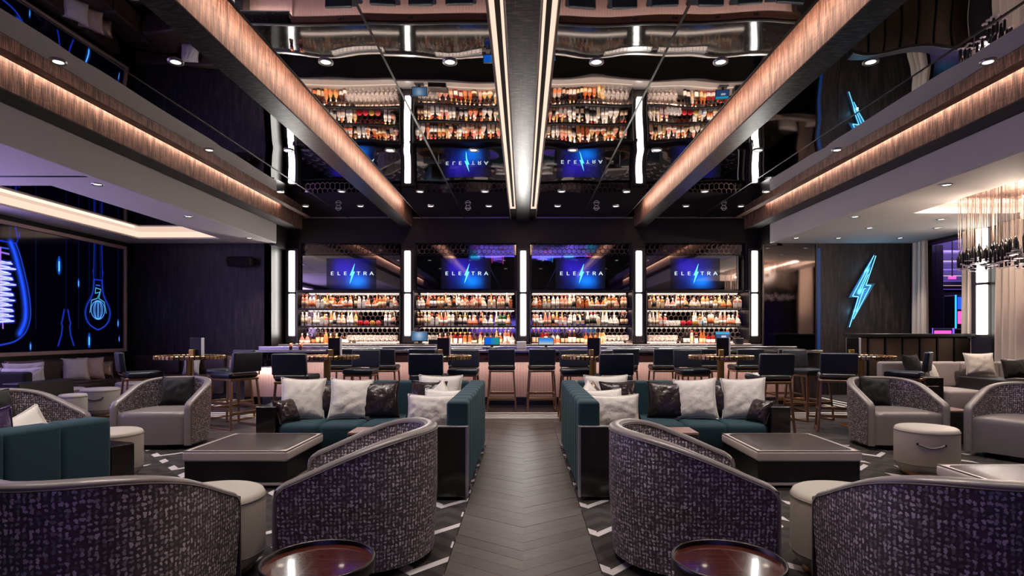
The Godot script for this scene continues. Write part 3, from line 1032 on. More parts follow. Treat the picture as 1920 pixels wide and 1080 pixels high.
func front_bar() -> void:
	var t := thing("bar_counter", "long bar counter with pale pink chevron tile front and black marble top", "bar", Vector3.ZERO)
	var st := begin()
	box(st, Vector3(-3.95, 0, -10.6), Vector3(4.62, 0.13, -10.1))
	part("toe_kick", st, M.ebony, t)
	st = begin()
	box(st, Vector3(-3.95, 0.13, -10.6), Vector3(4.62, 0.9, -10.0))
	part("body", st, M.grout, t)
	part("chevron_tiles", chevron_tiles(-3.95, 4.62, 0.135, 0.73, -10.0), M.tile_pink, t).set_meta("kind", "stuff")
	st = begin()
	box(st, Vector3(-3.86, 0.735, -10.0), Vector3(4.62, 0.85, -9.74), 0.006)
	part("wood_rail", st, M.bar_wood, t)
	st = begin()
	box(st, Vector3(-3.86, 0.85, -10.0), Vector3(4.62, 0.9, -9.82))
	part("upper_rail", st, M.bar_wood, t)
	st = begin()
	box(st, Vector3(-4.78, 0.9, -10.62), Vector3(4.95, 0.945, -9.7), 0.006)
	part("marble_top", st, M.marble_black, t)
	st = begin()
	box(st, Vector3(-4.78, 0.905, -9.7), Vector3(4.95, 0.94, -9.69), 0.002)
	box(st, Vector3(-4.78, 0.945, -10.66), Vector3(4.95, 0.985, -10.6), 0.003)
	part("metal_edge", st, M.steel, t)
	st = begin()
	box(st, Vector3(-3.84, 0.727, -9.84), Vector3(4.6, 0.735, -9.8))
	part("led_strip", st, M.led_warm, t)
	area("bar_light", Vector3(0.35, 0.722, -9.83), Vector3(0, -1, -0.5), Vector2(8.4, 0.04), Color(1.0, 0.91, 0.87), 1.6, Vector3.RIGHT)
	# hooks and sockets along the rail
	for x in [-3.0, -1.86, -0.6, 0.62, 1.9, 2.55, 3.2, 3.9]:
		st = begin()
		box(st, Vector3(x - 0.045, 0.775, -9.742), Vector3(x + 0.045, 0.81, -9.732), 0.003)
		part("socket_plate", st, M.black, t)
		st = begin(true)
		for s in [-1, 1]:
			tube(st, [Vector3(x + s * 0.02, 0.8, -9.735), Vector3(x + s * 0.02, 0.79, -9.715), Vector3(x + s * 0.02, 0.8, -9.705)], 0.005, 6)
		part("hook", st, M.steel, t)
	# the marble-faced end
	st = begin()
	box(st, Vector3(-4.75, 0, -10.6), Vector3(-4.62, 0.66, -9.72), 0.004)
	part("end_panel", st, M.ebony, t)
	st = begin()
	box(st, Vector3(-4.75, 0.67, -10.6), Vector3(-3.88, 0.9, -9.72), 0.004)
	part("marble_fascia", st, M.marble_black, t)
	st = begin()
	box(st, Vector3(-4.76, 0.655, -9.735), Vector3(-3.87, 0.672, -9.71), 0.002)
	part("metal_edge", st, M.steel, t)
	st = begin()
	box(st, Vector3(-4.62, 0.14, -10.6), Vector3(-3.95, 0.655, -9.96))
	part("body", st, M.grout, t)
	part("chevron_tiles", chevron_tiles(-4.62, -3.92, 0.145, 0.65, -9.96), M.tile_pink, t).set_meta("kind", "stuff")
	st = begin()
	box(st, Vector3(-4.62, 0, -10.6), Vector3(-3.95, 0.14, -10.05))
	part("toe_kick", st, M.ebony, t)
	st = begin()
	box(st, Vector3(-4.6, 0.646, -9.93), Vector3(-3.9, 0.654, -9.9))
	part("led_strip", st, M.led_warm, t)
	area("bar_light", Vector3(-4.26, 0.64, -9.88), Vector3(0, -1, -0.35), Vector2(0.66, 0.04), Color(1.0, 0.91, 0.87), 0.3, Vector3.RIGHT)
	st = begin()
	box(st, Vector3(4.62, 0, -10.62), Vector3(5.0, 0.9, -9.85), 0.006)
	part("end_panel", st, M.wall_cloth, t)
	# tills
	for p in [[-2.1, 1.0, -11.86, 0.33, 0.2, "white till display on the back counter beside the screen side light column", "cool"], [-0.56, 0.945, -10.5, 0.28, 0.15, "small till showing a blue picture on the bar top by the middle light column", "blue"], [0.41, 0.945, -10.5, 0.28, 0.14, "small till showing a sky picture on the bar top in front of red bottles", "sky"], [4.04, 1.0, -11.86, 0.3, 0.2, "till display with a cyan header on the back counter by the glass panel wall", "cyan"]]:
		var m := thing("till_display", p[5], "till", Vector3(p[0], p[1], p[2]))
		part("base", cbox(Vector3(0.2, 0.02, 0.16)), M.plastic_black, m)
		st = begin()
		bar(st, Vector3(0, 0.02, 0), Vector3(0, 0.1, -0.02), 0.05, 0.02)
		part("stand", st, M.plastic_black, m)
		var tilt := Transform3D(Basis(Vector3.RIGHT, -0.2), Vector3(0, 0.03, 0))
		st = begin()
		box(st, Vector3(-p[3] / 2, 0.03, -0.015), Vector3(p[3] / 2, 0.03 + p[4], 0.012), 0.005, tilt)
		part("housing", st, M.plastic_black, m)
		st = begin()
		var a : float = p[3] / 2 - 0.012
		quad(st, tilt * Vector3(-a, 0.042, 0.0135), tilt * Vector3(a, 0.042, 0.0135), tilt * Vector3(a, 0.018 + p[4], 0.0135), tilt * Vector3(-a, 0.018 + p[4], 0.0135), Vector2(0, 1), Vector2(1, 1), Vector2(1, 0), Vector2(0, 0))
		part("screen", st, till_screen(p[6]), m)
	# receipt boxes, speed rack and copper cups
	single("card_reader", cbox(Vector3(0.17, 0.13, 0.06)), M.white_metal, "pale grey card box on the bar top in front of the middle light column", "box", Vector3(-0.03, 0.945, -10.52))
	single("cash_drawer", cbox(Vector3(0.36, 0.1, 0.3)), M.dark_steel, "low steel cash drawer on the back counter under the white till display", "drawer", Vector3(-1.72, 1.0, -11.9))
	single("receipt_printer", cbox(Vector3(0.16, 0.13, 0.18), 0.015), M.plastic_black, "black receipt printer on the back counter beside the cyan till", "printer", Vector3(4.36, 1.0, -11.9))
	for k in 4:
		var x: float = [-2.95, -1.15, 1.9, 2.85][k]
		st = begin()
		box(st, Vector3(-0.42, 0.0, -0.1), Vector3(0.42, 0.012, 0.1), 0.003)
		for i in 13:
			var xx := -0.4 + i * 0.8 / 12.0
			bar(st, Vector3(xx, 0.012, 0.095), Vector3(xx, 0.07, 0.095), 0.006, 0.006, 0.001)
		bar(st, Vector3(-0.42, 0.072, 0.095), Vector3(0.42, 0.072, 0.095), 0.008, 0.008, 0.001)
		single("glass_rack", st, M.steel, "low chrome glass rack on the bar top " + ["below the stemmed glasses by the speaker wall", "beside the first menu stand", "below the tumblers near the third light column", "beside the copper cups of the cyan till"][k], "rack", Vector3(x, 0.945, -10.5))
	var cup := begin(true)
	lathe(cup, [Vector2(0, 0), Vector2(0.026, 0), Vector2(0.036, 0.1), Vector2(0.033, 0.1), Vector2(0.024, 0.008), Vector2(0, 0.008)], 16)
	var cup_mesh := done(cup)
	mat("copper", rgb8(214, 140, 108), 0.25, 1.0)
	for x in [-4.1, -3.93]:
		single("copper_cup", cup_mesh, M.copper, "tall copper cup on the marble end of the bar", "cup", Vector3(x, 0.945, -10.35), 0, "copper cups on the bar end")

func till_screen(kind: String) -> StandardMaterial3D:
	var t := picture(64, 32, func(x, y):
		match kind:
			"cool": return Color(0.3, 0.45, 0.6).lerp(Color(0.7, 0.8, 0.9), clampf(1.0 - Vector2(x - 30, y - 12).length() / 26.0, 0, 1))
			"blue": return Color(0.05, 0.4, 0.9) if x < 28 else Color(0.12, 0.5, 0.8).lerp(Color(0.1, 0.6, 0.5), (x - 28) / 36.0)
			"sky": return Color(0.2, 0.55, 0.95).lerp(Color(0.75, 0.8, 0.8), clampf((y - 8) / 20.0, 0, 1))
		return (Color(0.15, 0.7, 0.9) if y < 8 else (Color(0.8, 0.85, 0.9) if x > 24 and x < 48 and y > 12 and y < 20 else Color(0.2, 0.3, 0.5))))
	return mat("till_" + kind, Color(0.02, 0.02, 0.02), 0.15, 0.0, {"emission_enabled": true, "emission": Color.BLACK, "emission_texture": t, "emission_energy_multiplier": 0.9, "texture_repeat": false})

# ---------------------------------------------------------------- side walls
func dab(im: Image, p: Vector2, r: float, c: Color) -> void:
	var w := im.get_width()
	var h := im.get_height()
	for y in range(maxi(0, int(p.y - r)), mini(h, int(p.y + r) + 1)):
		for x in range(maxi(0, int(p.x - r)), mini(w, int(p.x + r) + 1)):
			var k := 1.0 - p.distance_to(Vector2(x, y)) / r
			if k > 0.0:
				var o := im.get_pixel(x, y)
				k = k * k
				im.set_pixel(x, y, Color(maxf(o.r, c.r * k), maxf(o.g, c.g * k), maxf(o.b, c.b * k)))

func stroke(im: Image, pts: Array, r: float, c: Color, step := 1.5) -> void:
	for i in pts.size() - 1:
		var a: Vector2 = pts[i]
		var b: Vector2 = pts[i + 1]
		var n := maxi(1, int(a.distance_to(b) / step))
		for k in n + 1:
			dab(im, a.lerp(b, float(k) / n), r, c)

func curve_of(pts: Array, n := 8) -> Array:
	var out := []
	for i in pts.size() - 1:
		var a: Vector2 = pts[maxi(i - 1, 0)]
		var d: Vector2 = pts[mini(i + 2, pts.size() - 1)]
		for k in n:
			out.append(pts[i].cubic_interpolate(pts[i + 1], a, d, float(k) / n))
	out.append(pts[-1])
	return out

func bulb_picture() -> ImageTexture:
	# picture on the wall screen: blue bulbs with glowing filaments hanging on cords
	var s := 220.0
	var im := Image.create(1848, 422, false, Image.FORMAT_RGB8)
	im.fill(Color(0.001, 0.002, 0.012))
	var px := func(d: float, y: float) -> Vector2: return Vector2((d - 3.0) * s, (2.85 - y) * s)
	var blue := Color(0.06, 0.16, 0.85)
	var pear := [[2.2, 0.1], [2.0, 0.12], [1.86, 0.18], [1.73, 0.27], [1.6, 0.31], [1.47, 0.28], [1.37, 0.19], [1.31, 0.07], [1.29, 0.0]]
	var long_ := [[2.6, 0.26], [2.45, 0.33], [2.2, 0.41], [1.9, 0.49], [1.6, 0.53], [1.4, 0.51], [1.22, 0.42], [1.1, 0.24], [1.05, 0.0]]
	for b in [[8.72, long_, 0.27], [10.72, pear, 0.1], [6.5, pear, 0.1], [4.6, long_, 0.27]]:
		for sd in [-1, 1]:
			var line := []
			for p in b[1]:
				line.append(px.call(b[0] + sd * p[1], p[0]))
			line = curve_of(line)
			if b[2] > 0.2:
				var band := []
				for p in b[1].slice(0, 7):
					band.append(px.call(b[0] + sd * (p[1] - 0.09), p[0]))
				stroke(im, curve_of(band), 26.0, Color(0.1, 0.28, 1.0), 4.0)
			else:
				stroke(im, line.slice(0, 44), 16.0, blue * 0.55, 3.0)
			stroke(im, line, 8.0, blue * 0.8)
			stroke(im, line, 3.2, Color(0.16, 0.36, 1.0))
			var top: float = b[1][0][0]
			stroke(im, [px.call(b[0] + sd * b[2], top), px.call(b[0] + sd * b[2] * 1.1, top + 0.06), px.call(b[0] + sd * b[2] * 0.95, 2.85)], 7.0, blue * 0.7)
			stroke(im, [px.call(b[0] + sd * b[2] * 1.2, top + 0.1), px.call(b[0] + sd * b[2] * 1.2, top + 0.18)], 9.0, blue * 0.6)
			stroke(im, [px.call(b[0] + sd * b[2] * 0.6, top + 0.05), px.call(b[0] + sd * b[2] * 0.6, 2.85)], 10.0, blue * 0.25)
		stroke(im, [px.call(b[0] - b[2], b[1][0][0]), px.call(b[0] + b[2], b[1][0][0])], 6.0, blue)
		stroke(im, [px.call(b[0] - b[2] * 0.5, b[1][0][0] - 0.1), px.call(b[0] + b[2] * 0.5, b[1][0][0] - 0.1)], 5.0, Color(0.2, 0.4, 1.0))
	for c in [8.72, 4.6]:
		# zigzag filament of a long bulb
		for turn in 2:
			var coil := []
			for i in 40:
				coil.append(px.call(c + (0.24 - 0.06 * turn) * sin(i * 1.9 + turn * 1.3) + 0.03 * sin(i * 5.1), 2.3 - i * 0.024))
			coil = curve_of(coil, 5)
			stroke(im, coil, 11.0, Color(0.14, 0.22, 1.0), 2.5)
			stroke(im, coil, 4.5, Color(0.9, 0.93, 1.0))
		stroke(im, [px.call(c, 2.5), px.call(c, 2.25), px.call(c + 0.04, 1.3)], 6.0, Color(0.7, 0.45, 1.0))
		stroke(im, [px.call(c - 0.14, 2.44), px.call(c + 0.14, 2.42)], 7.0, Color(0.6, 0.45, 1.0))
	for c in [10.72, 6.5]:
		# cage filament of a pear bulb
		for i in 4:
			var loop := []
			for k in 25:
				var t := TAU * k / 24.0
				loop.append(px.call(c + 0.17 * sin(t) * (1.0 - 0.55 * i), 1.65 + 0.17 * cos(t)))
			stroke(im, loop, 7.0, Color(0.05, 0.25, 0.9), 2.5)
			stroke(im, loop, 2.8, Color(0.5, 0.95, 1.0))
		stroke(im, [px.call(c - 0.2, 1.6), px.call(c - 0.16, 1.82), px.call(c - 0.02, 1.86), px.call(c + 0.05, 1.98), px.call(c - 0.07, 1.95), px.call(c - 0.06, 2.05), px.call(c + 0.07, 2.03), px.call(c + 0.02, 1.86), px.call(c + 0.16, 1.8), px.call(c + 0.21, 1.6)], 4.0, Color(0.35, 0.8, 1.0))
	# small lit bulbs
	for b in [[9.82, 2.36, 0.15], [10.5, 1.1, 0.13], [11.25, 1.42, 0.08], [10.25, 2.1, 0.08], [9.25, 1.02, 0.07], [11.28, 1.12, 0.06], [7.7, 1.3, 0.12], [6.0, 2.2, 0.12], [5.6, 1.3, 0.12]]:
		for k in 9:
			dab(im, px.call(b[0], b[1] + b[2] * (0.9 - k * 0.22)), s * b[2] * (0.25 + 0.4 * sin(k * 0.36)), Color(0.06, 0.36, 1.0))
		stroke(im, [px.call(b[0], b[1] + b[2] * 0.4), px.call(b[0], b[1] - b[2] * 0.6)], s * b[2] * 0.24, Color(0.45, 0.95, 1.0))
	# an unlit bulb and the cords
	for sd in [-1, 1]:
		stroke(im, [px.call(9.97 + sd * 0.04, 1.62), px.call(9.97 + sd * 0.08, 1.45), px.call(9.97 + sd * 0.1, 1.4), px.call(9.97 + sd * 0.08, 1.34), px.call(9.97 + sd * 0.1, 1.2), px.call(9.97 + sd * 0.17, 1.02)], 8.0, Color(0.08, 0.16, 0.7))
	for d in [9.35, 9.97, 10.25, 10.5, 11.25, 7.7, 7.4, 6.0, 5.6, 5.2, 3.5]:
		stroke(im, [px.call(d, 2.85), px.call(d, 1.3 if d != 9.97 else 1.6)], 2.2, Color(0.04, 0.08, 0.36))
	return ImageTexture.create_from_image(im)

func side_walls() -> void:
	var t := thing("video_wall", "huge wall screen showing glowing blue light bulbs in a pinkish metal frame", "screen", Vector3(-7.8, 0, -7.2))
	var st := begin()
	quad(st, Vector3(0.03, 0.93, 4.2), Vector3(0.03, 0.93, -4.2), Vector3(0.03, 2.85, -4.2), Vector3(0.03, 2.85, 4.2), Vector2(0, 1), Vector2(1, 1), Vector2(1, 0), Vector2(0, 0))  # lengthened out of view to go with the added purple fill
	part("screen", st, mat("bulb_screen", Color(0.01, 0.01, 0.012), 0.08, 0.0, {"emission_enabled": true, "emission": Color.BLACK, "emission_texture": bulb_picture(), "emission_energy_multiplier": 2.2, "texture_repeat": false}), t)
	st = begin()
	box(st, Vector3(0, 0.88, -4.26), Vector3(0.028, 2.9, 4.26))
	part("housing", st, M.black, t)
	for b in [[Vector3(0, 0.865, -4.27), Vector3(0.06, 0.93, 4.27)], [Vector3(0, 2.85, -4.27), Vector3(0.06, 2.915, 4.27)], [Vector3(0, 0.93, -4.27), Vector3(0.06, 2.85, -4.205)], [Vector3(0, 0.93, 4.205), Vector3(0.06, 2.85, 4.27)]]:
		st = begin()
		box(st, b[0], b[1], 0.008)
		part("frame_bar", st, mat("rose_metal", rgb8(196, 168, 162), 0.35, 0.3) if not M.has("rose_metal") else M.rose_metal, t)
	# loudspeaker on the cloth wall
	t = thing("wall_speaker", "black wall speaker on the dark cloth wall under the white ceiling", "speaker", Vector3(-5.52, 2.62, -11.58))
	var tilt := Transform3D(Basis(Vector3.RIGHT, 0.25), Vector3(0, 0, 0.12))
	st = begin()
	box(st, Vector3(-0.24, -0.09, -0.06), Vector3(0.24, 0.1, 0.1), 0.03, tilt)
	part("cabinet", st, M.plastic_black, t)
	st = begin()
	box(st, Vector3(-0.21, -0.07, 0.1), Vector3(0.21, 0.08, 0.106), 0.004, tilt)
	part("grille", st, M.black_matte, t)
	st = begin()
	bar(st, Vector3(0, 0, 0), Vector3(0, 0, 0.1), 0.05, 0.05)
	part("bracket", st, M.plastic_black, t)
	# smoked glass on the neon side, with an aluminium lattice border
	t = thing("smoked_glass_divider", "tall smoked glass panel between the last light column and the neon bolt", "panel", Vector3(5.25, 0, -11.59))
	st = begin()
	box(st, Vector3(-0.5, 0.0, 0), Vector3(0.52, 2.95, 0.012))
	part("glass", st, M.smoked_mirror, t)
	for x in [-0.52, 0.53]:
		st = begin()
		box(st, Vector3(x - 0.015, 0, 0), Vector3(x + 0.015, 2.98, 0.03), 0.003)
		part("edge_post", st, M.dark_steel, t)
	st = begin()
	box(st, Vector3(5.81, 0.2, -11.6), Vector3(5.87, 2.9, -11.585))  # reflection put in as a glowing strip, no lamp stands here
	single("reflection_strip", st, M.reflection_blue, "thin blue vertical reflection beside the smoked glass panel, drawn as a glowing strip", "reflection")
	# neon bolt
	t = thing("neon_bolt", "blue neon lightning bolt sign on the dark cloth wall", "sign", Vector3(6.65, 2.06, -11.59))
	st = begin()
	prism(st, bolt_outline(1.47), 0.0, 0.06)
	part("backplate", st, mat("bolt_plate", rgb8(70, 124, 168), 0.3, 0.5), t)
	for line in [[[418, 258], [212, 650], [268, 655], [182, 945]], [[436, 262], [340, 545], [388, 545], [220, 868]], [[362, 398], [262, 625], [278, 628], [362, 440]], [[340, 578], [322, 578], [245, 800]]]:
		st = begin(true)
		var pts := []
		for i in line.size():
			var p := Vector3((line[i][0] - 305) * 1.47 / 720.0, (595 - line[i][1]) * 1.47 / 720.0, 0.085)
			pts.append(p)
		for i in pts.size() - 1:
			tube(st, [pts[i], pts[i + 1]], 0.0065, 8)
		part("neon_tube", st, M.neon_blue, t)
	for y in [-0.4, 0.0, 0.4]:
		var lamp := OmniLight3D.new()
		lamp.name = "neon_light"
		lamp.position = Vector3(y * 0.3, y, 0.12)
		lamp.light_color = Color(0.45, 0.8, 1.0)
		lamp.light_energy = 0.05
		lamp.light_size = 0.02
		lamp.omni_range = 20.0
		lamp.omni_attenuation = 2.0
		lamp.shadow_enabled = true
		t.add_child(lamp, true)
	# the open colonnade on the neon side
	var cur := [["full length ivory curtain next to the dark cloth wall", -11.55, -11.12, 0.0], ["narrow ivory curtain behind the light column by the casino opening", -10.25, -9.98, 0.1], ["full length ivory curtain beside the dark pillar under the chandelier", -9.5, -9.0, 0.2], ["full length ivory curtain past the chandelier", -7.6, -6.9, 0.3]]
	for c in cur:
		curtain(c[0], c[1], c[2], c[3])
	t = thing("light_column", "square pillar with a white light panel in front of the ivory curtains", "column", Vector3(7.72, 0, -9.85), -PI / 3)
	st = begin()
	box(st, Vector3(-0.17, 0, -0.3), Vector3(0.17, 3.0, 0.0), 0.008)
	part("body", st, M.dark_panel, t)
	for seg in [[1.2, 2.03], [2.07, 2.98]]:
		st = begin()
		box(st, Vector3(-0.075, seg[0], 0.0), Vector3(0.075, seg[1], 0.07), 0.01)
		part("light_panel", st, M.tube_white, t)
	st = begin()
	box(st, Vector3(-0.1, 2.03, 0.0), Vector3(0.1, 2.07, 0.085), 0.004)
	part("band", st, M.column_metal, t)
	area("column_light", Vector3(7.6, 2.05, -9.76), Vector3(-0.87, 0, 0.5), Vector2(0.14, 1.7), Color(1.0, 0.97, 0.93), 0.8)
	var w := setting("wall_right", "dark piers and lintel of the open side towards the casino")
	for z in [[-11.9, -11.55], [-9.98, -9.55], [-5.6, 9.3]]:
		st = begin()
		box(st, Vector3(7.78, 0, z[0]), Vector3(8.05, 3.0, z[1]))
		part("pier", st, M.dark_panel, w)
	st = begin()
	box(st, Vector3(7.78, 2.95, -11.9), Vector3(8.05, 3.66, 9.3))
	part("lintel", st, M.dark_panel, w)

func curtain(label: String, z0: float, z1: float, ph: float) -> void:
	var st := begin(true)
	var n := 60
	var rows := [0.02, 0.6, 1.2, 1.8, 2.4, 2.99]
	var at := func(i: int, y: float, out: float) -> Vector3:
		var u := float(i) / n
		var amp := 0.035 + 0.02 * (1.0 - y / 3.0)
		var zz := lerpf(z0, z1, u) + (z1 - z0) * 0.06 * (1.0 - y / 3.0) * (u - 0.5) * 2.0
		return Vector3(7.66 + out + amp * sin(u * (z1 - z0) * 52.0 + ph * 9.0 + 0.5 * sin(u * 9.0 + ph)), y, zz)
	for j in rows.size() - 1:
		for i in n:
			quad(st, at.call(i, rows[j], -0.002), at.call(i, rows[j + 1], -0.002), at.call(i + 1, rows[j + 1], -0.002), at.call(i + 1, rows[j], -0.002))
			quad(st, at.call(i + 1, rows[j], 0.002), at.call(i + 1, rows[j + 1], 0.002), at.call(i, rows[j + 1], 0.002), at.call(i, rows[j], 0.002))
	single("curtain", st, M.curtain_cloth, label, "curtain")

# ---------------------------------------------------------------- floor
func chevron_planks(area_: PackedVector2Array, w: float, x0: float, x1: float, d0: float, d1: float, each: Callable) -> void:
	# planks of half columns w wide, meeting in points; outlines clipped to the area, in (x, d)
	var pitch := 0.135
	var rise := 0.7
	var c := int(floor(x0 / (2 * w) + 0.5))
	var k := 0
	while (c * 2 - 1) * w < x1:
		for s in [-1, 1]:
			var xa := c * 2 * w
			var xb: float = xa + s * w
			var d := d0 - w * rise
			while d < d1:
				var q := PackedVector2Array([Vector2(xa, d), Vector2(xa, d + pitch - 0.003), Vector2(xb - s * 0.0015, d + pitch - 0.003 + w * rise), Vector2(xb - s * 0.0015, d + w * rise)])
				for piece in Geometry2D.intersect_polygons(q, area_):
					if piece.size() >= 3:
						each.call(piece, k)
				d += pitch
				k += 1
		c += 1

func floor_parts() -> void:
	var f: Node3D = get_node("floor")
	var aisle := PackedVector2Array([Vector2(-0.4, 1.0), Vector2(0.4, 1.0), Vector2(0.4, 6.4), Vector2(-0.4, 6.4)])
	var lay := func(st: SurfaceTool, p: PackedVector2Array, top: float) -> void:
		var out := PackedVector2Array()
		for q in p:
			out.append(Vector2(q.x, -q.y))
		slab(st, out, -0.012, top)
	chevron_planks(aisle, 0.4, -0.3, 0.3, 1.0, 6.4, func(p, k):
		var st := begin()
		lay.call(st, p, rng.randf_range(-0.0012, 0.0))
		part("plank", st, M["plank_%d" % (k * 7 % 4)], f))
	# the cross aisle in front of the bar: too many planks to part, still laid one by one
	var cross := PackedVector2Array([Vector2(-5.75, 6.4), Vector2(5.75, 6.4), Vector2(5.75, 8.42), Vector2(-5.75, 8.42)])
	var joined := [begin(), begin(), begin(), begin()]
	chevron_planks(cross, 0.4, -6.0, 6.0, 6.4, 8.42, func(p, k): lay.call(joined[k * 7 % 4], p, -0.0006 * (k % 3)))
	for k in 4:
		part("plank_field", joined[k], M["plank_%d" % k], f).set_meta("kind", "stuff")
	for s in [-1, 1]:
		var st := begin()
		box(st, Vector3(minf(s * 0.402, s * 7.75), -0.012, -6.39), Vector3(maxf(s * 0.402, s * 7.75), 0.004, 5.0))
		part("carpet", st, M.carpet, f)
		st = begin()
		box(st, Vector3(minf(s * 5.76, s * 7.75), -0.012, -11.6), Vector3(maxf(s * 5.76, s * 7.75), 0.002, -6.4))
		part("carpet", st, M.plank_2, f)
	# pale inlaid lines round the bar
	mat("inlay", rgb8(206, 202, 198), 0.3)
	var st := begin()
	box(st, Vector3(-5.72, -0.012, -12.2), Vector3(5.72, -0.004, -8.43))
	part("tile_field", st, M.dark_tile, f)
	for k in 4:
		var z := -9.02 + 0.18 * k
		var x := 5.15 + 0.17 * k
		st = begin()
		box(st, Vector3(-x, -0.012, z - 0.035), Vector3(x, 0.0, z + 0.035))
		part("inlay_line", st, M.inlay, f)
		for s in [-1, 1]:
			st = begin()
			box(st, Vector3(s * x - 0.033, -0.012, -11.6), Vector3(s * x + 0.033, 0.0, z - 0.036))
			part("inlay_line", st, M.inlay, f)

# ---------------------------------------------------------------- sofas
func channel_box(parent: Node3D, lo: Vector3, hi: Vector3, bev := 0.022) -> void:
	var st := begin(true)
	# rounded upholstery roll
	rounded(st, lo, hi, bev)
	part("channel", st, M.teal_velvet, parent)

func rounded(st: SurfaceTool, lo: Vector3, hi: Vector3, r: float, xf := Transform3D()) -> void:
	# box with edges rounded in three steps
	var c := (lo + hi) / 2.0
	var h := (hi - lo) / 2.0
	r = minf(r, minf(h.x, minf(h.y, h.z)) * 0.98)
	var n := 8
	var g := []
	for k in 4:
		g.append(-1.0 + (1.0 - cos(PI / 2 * k / 3.0)) * 0.0)
	var cut := [0.0, 0.35, 0.7, 1.0]
	for axis in 3:
		for s in [-1.0, 1.0]:
			var i := (axis + 1) % 3
			var j := (axis + 2) % 3
			var us := []
			var vs := []
			for k in 4:
				us.append(-h[i] + r * cut[k])
				vs.append(-h[j] + r * cut[k])
			for k in range(3, -1, -1):
				us.append(h[i] - r * cut[k])
				vs.append(h[j] - r * cut[k])
			var at := func(u: float, v: float) -> Vector3:
				var p := Vector3.ZERO
				p[axis] = s * h[axis]
				p[i] = u
				p[j] = v
				var core := Vector3(clampf(p.x, -h.x + r, h.x - r), clampf(p.y, -h.y + r, h.y - r), clampf(p.z, -h.z + r, h.z - r))
				var d := p - core
				return xf * (c + core + d.normalized() * r)
			for a in n - 1:
				for b in n - 1:
					var q := [at.call(us[a], vs[b]), at.call(us[a + 1], vs[b]), at.call(us[a + 1], vs[b + 1]), at.call(us[a], vs[b + 1])]
					var o := Vector3.ZERO
					o[axis] = s
					if s > 0:
						quad(st, q[0], q[1], q[2], q[3])
					else:
						quad(st, q[3], q[2], q[1], q[0])

func soft(called: String, lo: Vector3, hi: Vector3, r: float, m: Material, parent: Node3D, xf := Transform3D()) -> MeshInstance3D:
	var st := begin(true)
	rounded(st, lo, hi, r, xf)
	return part(called, st, m, parent)

func hard(called: String, lo: Vector3, hi: Vector3, bev: float, m: Material, parent: Node3D) -> MeshInstance3D:
	var st := begin()
	box(st, lo, hi, bev)
	return part(called, st, m, parent)

func mx(s: int, x0: float, x1: float, y0: float, y1: float, z0: float, z1: float) -> Array:
	return [Vector3(minf(s * x0, s * x1), y0, minf(z0, z1)), Vector3(maxf(s * x0, s * x1), y1, maxf(z0, z1))]

